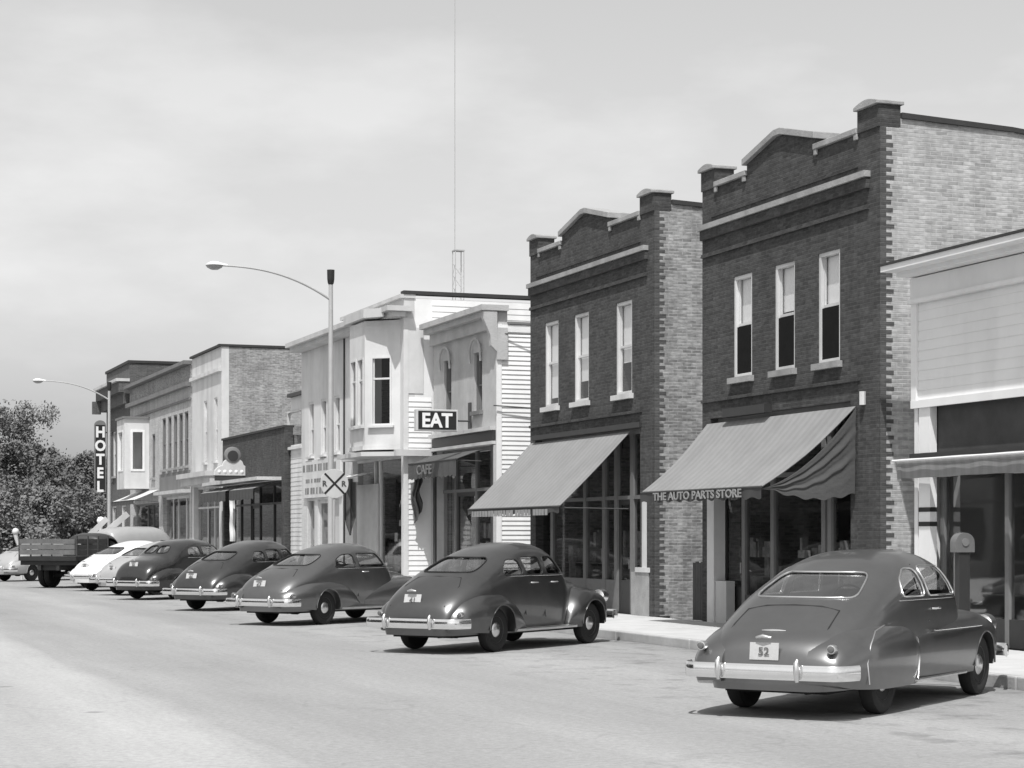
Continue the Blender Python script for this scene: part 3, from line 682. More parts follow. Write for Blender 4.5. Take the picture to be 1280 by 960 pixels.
# cornices
b = MB(); b.box(XD-.55, XD+.2, YD0-.25, YD1, 7.92, 8.06); b.box(XD-.40, XD-.002, YD0-.15, YD1-.002, 7.78, 7.918); b.box(XD+.001, XD+.3, YD0+6.26, YD1, 7.752, 7.918)
b.prism([(XD-.92, bayA+.45, 7.80), (XD-.92, bayB-.5, 7.80), (XD-.5, bayB+.1, 7.80), (XD-.5, bayA-.1, 7.80)], (0,0,.24))
b.build('cornice', 'cream', rt)
b = MB(); b.box(XD, XD+.3, YD0+.002, YD0+6.2, 7.752, 8.38); b.box(XD-.12, XD+.32, YD0-.03, YD0+6.25, 8.30, 8.40); b.build('parapet', 'cream', rt)
b = MB(); b.box(XD-.04, XD-.002, Yat(431, XD)-.03, Yat(431, XD)+.05, .3, 7.75); b.build('downpipe', 'dark_paint', rt)
b = MB(); b.box(XD+.301, x1, YD0, YD0+.25, .03, 8.3); b.build('side_wall', 'white', rt)
b = MB(); clap(b, MS(YD0-.004), XD+.12, XD+.78, .3, 5.6, .14, .02); clap(b, MS(YD0-.004), XD+.8, x1, 7.0, 8.28, .16, .012); b.build('siding', 'white', rt)
b = MB(); b.box(XD-.02, XD+.12, YD0-.03, YD0-.001, .15, 7.75); b.box(XD+.12, XD+.55, YD0-.02, YD0-.001, 5.7, 7.5); b.build('corner_board', 'white_front', rt)
b = MB(); b.box(XD-.02, x1, YD0-.05, YD0+.25, 8.402, 8.50); b.build('side_coping', 'tar', rt)
shell(rt, XD, x1, YD0+.25, YD1, 7.6, 'brick_mid')
storefront(rt, MD, sD0, sD1, .152, gz, [Yat(478, XD+.2), Yat(472, XD+.2)], bulk=.5, transom=None, door=None, fm='white_front', pw=.10, dep=.16, bm_='dark_paint', tm=9)
b = MB(); b.mbox(MD, Yat(470, XD), Yat(444, XD), .16, 3.3, .05, .10); b.build('roller_door', 'grey_paint', rt)
b = MB()
for k in range(11): 
    yy = sD0+.2+random.uniform(0, .9); zz = random.uniform(.9, 3.0); b.mbox(MD, yy, yy+random.uniform(.12,.3), zz, zz+random.uniform(.15,.5), .175, .18)
b.build('poster', 'goods', rt)
b = MB(); b.grid(lambda u, v: (XD-.05-.45*v, Yat(468, XD)+(Yat(438, XD)-Yat(468, XD))*u, 3.62-.12*v+.02*math.sin(u*20)), 20, 5); b.box(XD-.52, XD-.48, Yat(468, XD), Yat(438, XD), 3.35, 3.5); b.build('rolled_awning', 'white_front', rt, smooth=60)
b = MB()
b.grid(lambda u, v: (XD-.75+.30*u, Yat(438, XD-.6)+.05*math.sin(u*11), 3.45-1.7*v*(1-abs(u-.5)*.7)), 10, 14)
b.grid(lambda u, v: (XD-.75+.30*u, Yat(438, XD-.6)+.08+.05*math.sin(u*11), 3.45-1.7*v*(1-abs(u-.5)*.7)), 10, 14)
b.build('furled_flap', 'fabric_dark', rt, smooth=70)
# painted board on the far half
setorg((XD, 60, 3)); bs = thing('wall_sign', 'pale board with rows of dark lettering on the white bay-window building', 'sign', ORG)
ya, yb = Yat(426, XD-.05), Yat(379, XD-.05)
MB().box(XD-.07, XD-.004, ya, yb, 3.02, 4.22).build('board', 'white_front', bs)
b = MB()
for (z, h, a0, a1) in ((3.86, .22, .5, .1), (3.5, .12, 2.0, .5), (3.14, .2, 1.6, .1)):
    y = ya+a0
    while y < yb-a1-.1:
        w = random.uniform(.14, .3); MB().box(XD-.076, XD-.071, y, y+w, z, z+h).build('letter', 'letter_faded', bs); y += w+random.choice([.05, .06, .2])

# ================================================================ E infill
XE = 16.9; YE0, YE1 = 63.9, 69.35; setorg((XE, YE0, 0)); ME = MF(XE)
rt = thing('infill_building', 'narrow pale clapboard building with one dark upper window by the low dark shop', 'building', ORG)
we = (Yat(378.5, XE), Yat(358, XE), 4.95, 6.25)
b = MB(); wall(b, ME, YE0, YE1, .15, 6.7, .25, [we]); b.build('front_wall', 'white_front', rt)
window(rt, ME, *we, fm='white_front', sill=.1, sillm='white_front', rails=False)
b = MB(); clap(b, MF(XE-.004), YE0, YE1, .2, 4.8, .16, .012); b.build('siding', 'white_front', rt)
b = MB(); b.box(XE-.15, XE+.25, YE0, YE1, 6.702, 6.82); b.build('cornice', 'dark_paint', rt)
shell(rt, XE, XE+14, YE0, YE1, 6.6, 'brick_mid', near=True)

# ================================================================ H low dark shop
YH0, YH1 = 69.45, 80.15; setorg((XF, YH0, 0))
rt = thing('low_brick_shop', 'low one-storey dark brick shop with pale awning strips', 'shop', ORG)
b = MB(); wall(b, Mp, YH0, YH1, .15, 5.66, .3, [(YH0+.5, YH1-.3, .149, 3.75)]); b.build('front_wall', 'brick_dark', rt)
b = MB(); b.box(XF-.06, XF+.34, YH0, YH1, 5.662, 5.74); b.build('coping', 'tar', rt)
storefront(rt, Mp, YH0+.5, YH1-.3, .152, 3.75, [YH0+2.6, YH0+4.9, YH0+6.4, YH0+8.2], bulk=.6, transom=3.0, door=YH0+5.6, fm='dark_paint', dep=.25, bm_='dark_paint')
b = MB(); b.box(XF-.9, XF-.002, YH0+.5, YH1-.3, 3.80, 3.92); b.build('canopy', 'cream', rt)
for (a, c) in ((YH0+.6, YH0+4.7), (YH0+5.4, YH1-.4)):
    awning(rt, XF-.3, XF-1.0, a, c, a, c, 3.72, 3.5, fm='fabric', val=.38, vm='fabric_side', sag=0, arms=False)
b = MB(); b.grid(lambda u, v: (XF-.8+.1*math.sin(u*9), YH0+5.0+.25*u+.05*math.sin(v*12), 3.3-1.7*v), 8, 16); b.build('curtain', 'white_front', rt, smooth=70)
shell(rt, XF, XF+14, YH0, YH1, 5.4, 'brick_mid', near=True)
MB().tube([(XF+3, YH0+3.5, 5.5), (XF+3, YH0+3.5, 6.3)], .1, 8).build('flue', 'metal_dark', rt)
# scrolled clock sign on the canopy
yq = 76.0; xq = Xat(291, yq); setorg((xq, yq, 4.1))
cs_ = thing('round_sign', 'pale scrolled sign with a round dark centre on the low shop canopy', 'sign', ORG)
pf = [(-.75,0),(-.72,.20),(-.58,.34),(-.42,.40),(-.36,.55),(-.22,.66)] ; pf = pf + [(0,.7)] + [(-a, c) for a, c in reversed(pf)]
pf[-1] = (.80, 0); pf[-2] = (.78, .18)
MB().prism([(xq+a, yq-.08, 4.12+c) for a, c in pf], (0,.16,0)).build('pediment', 'cream', cs_, bevel=.02)
MB().lathe([(.001,-.12),(.27,-.12),(.31,-.10),(.31,.10),(.001,.10)], (xq-.02, yq, 4.92), 'y', 28).build('ring', 'mid_paint', cs_, smooth=40)
MB().lathe([(.001,-.14),(.20,-.138),(.21,-.122)], (xq-.02, yq, 4.88), 'y', 28).build('dial', 'dark_paint', cs_)
for k in range(6): MB().lathe([(.001,-.03),(.05,-.02),(.07,0)], (xq-.54+k*.22, yq-.081, 4.27), 'y', 12).build('boss', 'white', cs_, smooth=60)
MB().box(xq-.7, XF-.01, yq-.05, yq+.05, 3.925, 4.11).build('bracket', 'dark_paint', cs_)

# ================================================================ G tall white fronted, buff side
YG0, YG1 = 80.35, 86.6; setorg((XF, YG0, 0)); zg = 9.5
rt = thing('white_fronted_block', 'tall narrow block with white front and weathered brick side above the low shop', 'building', ORG)
wg = [(Yat(270, XF)-.3, Yat(270, XF)+.35, 4.9, 7.5), (Yat(257, XF)-.3, Yat(257, XF)+.35, 4.9, 7.5)]
b = MB(); wall(b, Mp, YG0, YG1, .15, zg, .3, wg + [(YG0+.5, YG1-.4, .149, 3.9)]); b.build('front_wall', 'white_front', rt)
for w in wg: window(rt, Mp, *w, fm='white_front', sill=.1, sillm='white_front', blind=.3)
b = MB(); b.box(XF+.301, XF+22, YG0, YG0+.3, .03, zg-.02); b.box(XF+.02, XF+.3, YG0+.002, YG0+.02, .2, zg-.02); b.build('side_wall', 'brick_mid', rt)
b = MB(); b.box(XF-.12, XF+22, YG0-.04, YG0+.34, zg+.002, zg+.1); b.box(XF-.12, XF+.35, YG0+.34, YG1, zg+.002, zg+.09); b.build('coping', 'tar', rt)
b = MB(); b.box(XF-.14, XF-.002, YG0, YG1, zg-1.0, zg-.85); b.build('band', 'white_front', rt)
b = MB(); b.box(XF-.7, XF-.002, YG0-.1, YG1, 4.25, 4.45); b.box(XF-.5, XF-.002, YG0-.05, YG1, 3.95, 4.248); b.build('ledge', 'cream', rt)
storefront(rt, Mp, YG0+.5, YG1-.4, .152, 3.9, [YG0+2.2, YG0+3.6], bulk=.6, transom=3.0, door=YG0+2.9, fm='cream')
shell(rt, XF, XF+22, YG0+.3, YG1, zg-.4, 'brick_mid')

# ================================================================ I long light block
YI0, YI1 = 86.75, 103.2; setorg((XF, YI0, 0)); zi = 9.3
rt = thing('long_brick_block', 'long pale brick block with a row of narrow windows and white framed bay', 'building', ORG)
wi = [(Yat(p, XF)-.45, Yat(p, XF)+.45, 4.9, 7.3) for p in (233, 226, 219, 212, 205)] + [(Yat(192, XF)-.4, Yat(192, XF)+.4, 4.6, 6.7)]
b = MB(); wall(b, Mp, YI0, YI1, .15, zi, .3, wi + [(YI0+.5, YI0+7, .149, 3.6), (YI0+8, YI1-1.0, .149, 3.4)]); b.build('front_wall', 'brick_light', rt)
for w in wi: window(rt, Mp, *w, fm='mid_paint', sill=.1)
b = MB(); b.box(XF-.35, XF+.3, YI0, YI1, zi+.002, zi+.16); b.box(XF-.25, XF-.002, YI0, YI1, 8.35, 8.55); b.box(XF-.08, XF-.002, YI0, YI1, 7.75, 7.85); b.build('cornice', 'mid_paint', rt)
b = MB(); b.box(XF-.02, XF-.001, YI0, YI1, 8.56, 9.28); b.build('frieze', 'brick_mid', rt)
b = MB(); b.box(XF-.03, XF-.001, YI0+.3, Yat(200, XF), 3.9, 4.7); b.build('spandrel', 'mid_paint', rt)
yb0, yb1, xb0 = Yat(186.5, XF), Yat(186.5, XF)+2.3, XF-1.2
bb = MB(); bb.box(xb0, XF-.004, yb0, yb1, 4.1, 4.85); bb.box(xb0, XF-.004, yb0, yb1, 7.0, 7.5)
wall(bb, MF(xb0), yb0, yb1, 4.85, 7.0, .1, [(yb0+.4, yb1-.4, 4.95, 6.95)])
wall(bb, MS(yb0), xb0+.101, XF-.004, 4.85, 7.0, .1, [(xb0+.30, XF-.22, 4.95, 6.95)])
bb.box(xb0+.101, XF-.004, yb1-.1, yb1, 4.85, 7.0)
bo = bb.build('bay', 'white_front', rt)
window(bo, MF(xb0), yb0+.4, yb1-.4, 4.95, 6.95, fm='white', d0=-.02, rails=False, blind=0)
window(bo, MS(yb0), xb0+.30, XF-.22, 4.95, 6.95, fm='white', d0=-.03, d1=.08, fw=.10, rails=False)
MB().box(xb0-.08, XF-.004, yb0-.1, yb1+.1, 7.502, 7.6).build('bay_roof', 'mid_paint', bo)
storefront(rt, Mp, YI0+.5, YI0+7, .152, 3.6, [YI0+2, YI0+4, YI0+5.2], bulk=.5, transom=None, door=YI0+4.6, fm='white_front')
storefront(rt, Mp, YI0+8, YI1-1.0, .152, 3.4, [YI0+10.5, YI0+12.0], bulk=.5, transom=None, door=YI0+11.2, fm='mid_paint')
awning(rt, XF-.02, XF-1.2, YI0+8, YI1-1.5, YI0+8, YI1-1.5, 4.0, 3.5, fm='white_front', val=.2, vm='fabric_side', sag=.02)
b = MB(); b.box(XF-.4, XF-.002, YI0+.2, YI0+7.3, 3.7, 3.85); b.build('storefront_ledge', 'cream', rt)
shell(rt, XF, XF+16, YI0, YI1, zi-.3, 'brick_mid', near=True)

# ================================================================ J hotel
YJ0, YJ1 = 103.35, 111.2; setorg((XF, YJ0, 0)); zj = 10.7
rt = thing('hotel_building', 'tall dark brick corner hotel at the far end of the row', 'building', ORG)
wj = [(YJ0+1.5, YJ0+2.4, 5.0, 7.4), (YJ0+4.6, YJ0+5.5, 5.0, 7.4), (YJ0+1.2, YJ0+2.6, 1.0, 3.4), (YJ0+4.4, YJ0+5.8, 1.0, 3.4)]
b = MB(); wall(b, Mp, YJ0, YJ1, .15, zj, .3, wj); b.build('front_wall', 'brick_hotel', rt)
for w in wj: window(rt, Mp, *w, fm='cream', sill=.1)
b = MB(); b.box(XF+.301, XF+18, YJ0, YJ0+.3, .03, zj-.02); b.box(XF+.02, XF+.3, YJ0+.002, YJ0+.02, .2, zj-.02); b.build('side_wall', 'brick_hotel', rt)
b = MB(); b.box(XF-.08, XF+18, YJ0-.05, YJ0+.35, zj+.002, zj+.14); b.box(XF-.08, XF+.35, YJ0+.35, YJ1, zj+.002, zj+.14); b.build('coping', 'tar', rt)
b = MB(); b.box(XF-.7, XF-.002, YJ0-.05, YJ1+.3, 9.75, 9.90); b.build('cornice', 'cream', rt)
b = MB(); b.box(XF-.55, XF-.002, YJ0, YJ1+.25, 9.2, 9.748); b.box(XF-.3, XF-.002, YJ0, YJ1+.1, 8.6, 9.198); b.box(XF-.75, XF-.3, YJ1+.0, YJ1+.3, 8.5, 9.19)
b.build('cornice_soffit', 'brick_hotel', rt)
shell(rt, XF, XF+18, YJ0+.3, YJ1, zj-.4, 'brick_mid')
yh = 109.0; xh0, xh1 = Xat(118, yh), Xat(132, yh); zh0, zh1 = HC+(HOR-615)/F*107.7, HC+(HOR-531)/F*107.7; setorg((XF, yh, zh0))
hs = thing('hotel_sign', 'tall vertical sign reading HOTEL hung from the dark corner hotel', 'sign', ORG)
n = 10; xm = (xh0+xh1)/2; hw = (xh1-xh0)/2
MB().prism([(xh0, yh-.12, zh0), (xh1, yh-.12, zh0), (xh1, yh-.12, zh1)] + [(xm+hw*math.cos(math.pi*k/n), yh-.12, zh1+.25*math.sin(math.pi*k/n)) for k in range(1, n)] + [(xh0, yh-.12, zh1)], (0,.24,0)).build('sign_box', 'mid_paint', hs)
MB().box(xh0+.04, xh1-.04, yh-.127, yh-.121, zh0+.1, zh1).build('face', 'black', hs)
mbt = MB()
for k, ch in enumerate('HOTEL'):
    t = text_mb(ch, .78, .01, lambda u, v, w, k=k: (xm+u, yh-.14-w, zh1-.38-k*(zh1-zh0-.35)/4.45+v), bold=.03, squeeze=.9); mbt.add(t.v, t.f)
mbt.build('lettering', 'letter_white', hs)
b = MB(); b.tube([(xh1, yh, zh0+.5), (XF-.01, yh, zh0+.5)], .04, 6); b.tube([(xh1, yh, zh1-.4), (XF-.01, yh, zh1-.4)], .04, 6); b.build('bracket', 'metal_dark', hs)

# ================================================================ street lamps
def lamp(Y, z_top, label):
    setorg((0,0,0))
    X = 14.0; root = thing('street_lamp', label, 'street lamp', (X, Y, .15), 0, 'tall curved-arm street lamps along the kerb')
    zt = z_top-.15; zj_ = zt-.82
    MB().tube([(0,0,0), (0,0,.02), (0,0,3), (0,0,zt-.35)], [.10,.095,.085,.06], 12).build('pole', 'metal', root, smooth=40)
    MB().lathe([(.17,0),(.17,.05),(.13,.12),(.11,.4),(.10,.42)], (0,0,0), 'z', 16).build('base', 'metal', root, smooth=40)
    MB().lathe([(.05,zt-.42),(.085,zt-.36),(.10,zt-.25),(.105,zt),(.0,zt+.01)], (0,0,0), 'z', 14).build('pole_cap', 'black', root, smooth=30)
    pts = [(-3.0*(k/20), 0, zj_ + .80*math.sin(math.pi/2*min(1, (k/20)*1.15))**.9) for k in range(21)]
    pts = [(-3.0*t, 0, zj_+.80*(1-(1-t)**2.4)) for t in [k/20 for k in range(21)]]
    MB().tube(pts, [.035-.012*k/20 for k in range(21)], 8).build('arm', 'metal', root, smooth=40)
    h = MB(); h.lathe([(.0,.10),(.10,.095),(.19,.05),(.235,0)], (-3.2, 0, zj_+.80), 'z', 24); h.tube([(-2.85,0,zj_+.81),(-3.05,0,zj_+.83),(-3.15,0,zj_+.84)], [.03,.05,.06], 10)
    lu = h.build('luminaire', 'lamp', root, smooth=50)
    MB().lathe([(.235,-.002),(.20,-.06),(.10,-.115),(.0,-.125)], (-3.2, 0, zj_+.80), 'z', 24).build('lens', 'lamp_glass', lu, smooth=60)
lamp(Yat(413.5, 14.0), 9.05, 'tall pale street lamp with black-capped pole before the white building')
lamp(Yat(136.5, 14.0), 8.85, 'distant pale street lamp standing beside the vertical hotel sign')

# railroad advance sign
yr = 51.2; xr = Xat(418, yr); zr = HC+(HOR-604.5)/F*(yr*CS+xr*SN); setorg((xr, yr, .15))
rs = thing('railroad_sign', 'round white railroad warning sign with black X beside the lamp pole', 'sign', ORG)
MB().tube([(xr, yr+.03, .15), (xr, yr+.03, zr+.2)], .03, 8).build('post', 'metal', rs)
MB().lathe([(.001,-.012),(.38,-.012),(.385,0),(.38,.008),(.001,.008)], (xr, yr, zr), 'y', 36).build('disc', 'cream', rs)
b = MB()
for sg in (1, -1):
    dv = Vector((math.cos(R(45)), 0, math.sin(R(45))*sg)); nv = Vector((-dv.z, 0, dv.x))*.027; c0 = Vector((xr, yr-.013-(.002 if sg > 0 else 0), zr))
    b.prism([c0-dv*.38-nv, c0+dv*.38-nv, c0+dv*.38+nv, c0-dv*.38+nv], (0,-.003,0))
b.build('cross_mark', 'black', rs)
tR = MB()
for sx in (-.26, .26):
    t = text_mb('R', .2, .002, lambda u, v, w, sx=sx: (xr+sx+u, yr-.017-w, zr+v), bold=.008); tR.add(t.v, t.f)
tR.build('lettering', 'letter_dark', rs)

# radio mast far behind
ym = 128.0; xm_ = Xat(568.5, ym); setorg((xm_, ym, 0))
M['mast'] = mat('weathered mast steel', .42, .7, .1)
ms = thing('radio_mast', 'thin grey radio mast rising above the white building roof', 'mast', ORG)
b = MB(); zb = 21.0; hw = .30
for (sx, sy) in ((-1,-1),(1,-1),(1,1),(-1,1)): b.tube([(xm_+.25+sx*hw, ym+sy*hw, 0), (xm_+.25+sx*hw, ym+sy*hw, zb)], .035, 5)
k = 0; z = 1.0
while z < zb-.8:
    for (a, c) in (((-1,-1),(1,-1)), ((1,-1),(1,1)), ((1,1),(-1,1)), ((-1,1),(-1,-1))):
        b.tube([(xm_+.25+a[0]*hw, ym+a[1]*hw, z), (xm_+.25+c[0]*hw, ym+c[1]*hw, z+.8)], .012, 4)
    z += .8
b.box(xm_-.1, xm_+.6, ym-.35, ym+.35, zb, zb+.08)
b.build('lattice_base', 'mast', ms)
MB().tube([(xm_, ym, zb+.08), (xm_, ym, 38)], .032, 8).build('pole', 'mast', ms)

# wires across the gap beside the cafe
setorg((0,0,0))
def wire(pts, label):
    b = MB(); b.tube(pts, .016, 5); setorg(pts[0]); o = b.build('wire', 'metal_dark'); o.location = ORG; tag(o, label, 'wire'); setorg((0,0,0))
wire([(XF+.2, YC0-.08, 6.85), (XF+1.2, YC0-.3, 6.83), (XF+2.6, YC0-.5, 6.86)], 'thin dark wire running along the top of the cafe clapboard wall')
wire([(XF-.1, YC0-.1, 5.05), (XF+1.0, YC0-.15, 5.0), (XF+2.6, YC0-.5, 5.03)], 'thin dark wire crossing the cafe clapboard wall at sign height')

# leaning boards beyond the white car
for k, (a, c, w) in enumerate((((113, 668), (134, 648), .20), ((136, 662), (160, 642), .22))):
    yb_ = 76.0
    P = [Vector((Xat(p[0], yb_), yb_, HC+(HOR-p[1])/F*(yb_*CS+Xat(p[0], yb_)*SN))) for p in (a, c)]
    dv = (P[1]-P[0]).normalized(); ext = P[0]-dv*(P[0].z-.1)/dv.z; nv = Vector((-dv.z, 0, dv.x))*w/2
    setorg(ext); b = MB(); b.prism([ext-nv, P[1]-nv, P[1]+nv, ext+nv], (0,.05,0)); o = b.build('board', 'white_front'); o.location = ORG
    tag(o, ['shorter white board leaning at the foot of the distant lamp', 'longer white board leaning just right of the distant lamp pole'][k], 'board', 'white boards leaning by the distant lamp')
setorg((0,0,0))
xg = Xat(126, 77.0); setorg((xg, 77.0, .0))
pg = thing('globe_post', 'short white post with a round top left of the distant lamp', 'post', ORG)
MB().tube([(xg, 77, 0), (xg, 77, 2.25)], .07, 8).build('post', 'white_front', pg)
MB().lathe([(.001,-.16),(.1,-.13),(.16,0),(.1,.13),(.001,.16)], (xg, 77, 2.38), 'z', 14).build('globe', 'lamp', pg, smooth=60)
xg = Xat(21, 84.6); setorg((xg, 84.6, 0))
pg = thing('parking_post', 'bent white post with rounded head at the far left edge', 'post', ORG)
MB().tube([(xg+.2, 84.6, 0), (xg+.15, 84.6, 1.2), (xg, 84.6, 1.6), (xg-.05, 84.6, 1.85)], [.05,.05,.07,.1], 8).build('post', 'white_front', pg, smooth=60)
MB().lathe([(.001,-.15),(.1,-.12),(.15,0),(.1,.12),(.001,.15)], (xg-.05, 84.6, 1.98), 'z', 14).build('head', 'white_front', pg, smooth=60)
setorg((0,0,0))

# ================================================================ trees
def tree(loc, h, cr, label, m, n=5200, seed=1, leaf=.30):
    rnd = random.Random(seed); root = thing('tree', label, 'tree', loc, 0, 'trees beyond the far end of the street'); h *= .76; leaf = .19
    t = MB(); t.tube([(0,0,0), (.05,.05,h*.25), (0,.1,h*.55), (0,0,h*.85)], [.32,.25,.15,.05], 9)
    limbs = []
    for k in range(12):
        a = rnd.uniform(0, 6.28); z0 = h*rnd.uniform(.2, .6); rr = cr*rnd.uniform(.5, .9); e = Vector((rr*math.cos(a), rr*math.sin(a), z0+h*rnd.uniform(.12, .35)))
        t.tube([(0,0,z0), tuple(e*.5+Vector((0,0,z0*.45))), tuple(e)], [.10,.06,.02], 6); limbs.append(e)
    t.build('trunk', 'bark', root)
    cl = []
    for k in range(34):
        a = rnd.uniform(0, 6.28); zz = rnd.uniform(.15, 1.0); prof = math.sin(math.pi*min(1, zz*.86+.1))**.6
        rr = cr*prof*math.sqrt(rnd.uniform(.1, 1)); cl.append((Vector((rr*math.cos(a), rr*math.sin(a), h*zz*.95)), rnd.uniform(.5, 1.25)*cr*.34))
    for k in range(7): cl.append((Vector((rnd.gauss(0,.3)*cr, rnd.gauss(0,.3)*cr, h*rnd.uniform(.9, 1.04))), rnd.uniform(.25,.6)*cr*.34))
    V = []; Fc = []
    for k in range(n):
        c, r = rnd.choice(cl); d = Vector((rnd.gauss(0,1), rnd.gauss(0,1), rnd.gauss(0,1))).normalized()*r*rnd.uniform(.45, 1.12)
        p = c+d; s_ = leaf*rnd.uniform(.5, 1.3); u = Vector((rnd.gauss(0,1), rnd.gauss(0,1), rnd.gauss(0,1))).normalized(); w = u.orthogonal().normalized()
        b0 = len(V); V += [p-u*s_*.6, p+w*s_*.4, p+u*s_*.6, p-w*s_*.4]; Fc.append((b0, b0+1, b0+2, b0+3))
    c = MB(); c.v = [tuple(v) for v in V]; c.f = Fc
    me = bpy.data.meshes.new('crown'); me.from_pydata(c.v, [], c.f); link('crown', me, m, root)
setorg((0,0,0))
tl = [(0, 148, 13.6, 4.6, 'tallest dark tree at the far left edge of the picture', 'leaf1'),
      (28, 140, 9.8, 3.6, 'rounded tree right of the tallest one at the left', 'leaf2'),
      (55, 146, 9.6, 3.6, 'mid-height tree below the distant lamp head', 'leaf1'),
      (80, 138, 9.0, 3.4, 'bushy tree in the middle of the far clump', 'leaf2'),
      (101, 146, 9.0, 3.6, 'tree second from the hotel at the street end', 'leaf1'),
      (122, 138, 8.6, 3.4, 'tree right beside the hotel corner', 'leaf2'),
      (-40, 150, 12.5, 4.6, 'large tree just outside the left picture edge', 'leaf2'),
      (145, 150, 8.6, 3.8, 'tree behind the hotel corner', 'leaf1'),
      (14, 128, 6.0, 3.2, 'low bushy tree in front of the tallest left tree', 'leaf2'),
      (66, 126, 5.6, 3.2, 'low bushy tree under the distant lamp arm', 'leaf1'),
      (106, 126, 5.6, 3.2, 'low bushy tree in front of the hotel corner', 'leaf2'),
      (40, 124, 5.4, 3.2, 'low bushy tree left of centre in the far clump', 'leaf1'),
      (88, 160, 9.5, 4.2, 'pale topped tree at the back of the far clump', 'leaf1'),
      (40, 162, 9.8, 4.4, 'furthest tree behind the left clump', 'leaf2')]
for k, (px, Y, h, cr, lb, m) in enumerate(tl):
    if px < -20: continue
    tree((Xat(px, Y), Y, 0), h, cr, lb, m, seed=k+3, n=14000 if Y > 130 else 9000)
# small pale house glimpsed between the trees
xh = Xat(6, 132); setorg((xh, 132, 0)); hh = thing('small_house', 'small pale house partly hidden among the trees at the left', 'house', ORG)
MB().box(xh-1.6, xh+.7, 132, 135, 0, 3.4).build('wall', 'cream', hh)
MB().prism([(xh-1.9, 131.8, 3.38), (xh+1.0, 131.8, 3.38), (xh-.45, 131.8, 4.5)], (0,3.4,0)).build('roof', 'mid_paint', hh)
MB().box(xh-.9, xh-.2, 131.97, 131.995, 1.2, 2.3).build('window', 'dark_paint', hh)
setorg((0,0,0))

# ================================================================ cars
def hermite(pts):
    X = np.array([p[0] for p in pts]); V = np.array([p[1] for p in pts]); d = np.diff(V)/np.diff(X)
    m = np.zeros(len(X)); m[0] = d[0]; m[-1] = d[-1]
    for i in range(1, len(X)-1):
        m[i] = 0 if d[i-1]*d[i] <= 0 else 2*d[i-1]*d[i]/(d[i-1]+d[i])
    def f(x):
        x = min(max(x, X[0]), X[-1]); i = min(int(np.searchsorted(X, x, side='right'))-1, len(X)-2); i = max(i, 0)
        h = X[i+1]-X[i]; t = (x-X[i])/h
        return float((2*t**3-3*t**2+1)*V[i] + (t**3-2*t**2+t)*h*m[i] + (-2*t**3+3*t**2)*V[i+1] + (t**3-t**2)*h*m[i+1])
    return f
def chaikin(p, n=2):
    for _ in range(n):
        q = []
        for i in range(len(p)):
            a, b = p[i], p[(i+1) % len(p)]
            q += [(a[0]*.75+b[0]*.25, a[1]*.75+b[1]*.25), (a[0]*.25+b[0]*.75, a[1]*.25+b[1]*.75)]
        p = q
    return p
def roundp(p, r=.07, k=5):
    q = []; n = len(p)
    for i in range(n):
        P, A, B = Vector((*p[i], 0)), Vector((*p[i-1], 0)), Vector((*p[(i+1) % n], 0))
        a = min(r, (A-P).length*.45); c = min(r, (B-P).length*.45); s0 = P+(A-P).normalized()*a; s1 = P+(B-P).normalized()*c
        for j in range(k+1):
            t = j/k; v = s0*(1-t)**2+P*2*t*(1-t)+s1*t*t; q.append((v.x, v.y))
    out = []                      # extra points on the long edges so the glass follows the curved body
    for i in range(len(q)):
        a, b = q[i], q[(i+1) % len(q)]; d = math.hypot(b[0]-a[0], b[1]-a[1]); m = max(1, int(d/.07))
        out += [(a[0]+(b[0]-a[0])*t/m, a[1]+(b[1]-a[1])*t/m) for t in range(m)]
    return out
def realise(o):
    bpy.context.view_layer.update()
    me = bpy.data.meshes.new_from_object(o.evaluated_get(bpy.context.evaluated_depsgraph_get()))
    return me
def boolcut(mb, cutter, mt, name, parent, thick=0, smooth=42):
    me = mb.mesh(name); o = bpy.data.objects.new('tmp', me); COL.objects.link(o)
    if thick:
        s_ = o.modifiers.new('s', 'SOLIDIFY'); s_.thickness = thick; s_.offset = -1
    cos = []
    for cutter_ in (cutter if isinstance(cutter, list) else [cutter]):
        if not cutter_.v: continue
        cm = cutter_.mesh('cut'); co = bpy.data.objects.new('cut', cm); COL.objects.link(co); cos.append(co)
        b = o.modifiers.new('b', 'BOOLEAN'); b.operation = 'DIFFERENCE'; b.solver = 'EXACT'; b.object = co
    r = realise(o)
    if len(r.vertices) < 20: r = me.copy()
    bpy.data.objects.remove(o)
    for co in cos: bpy.data.objects.remove(co)
    return link(name, r, mt, parent, smooth=smooth)

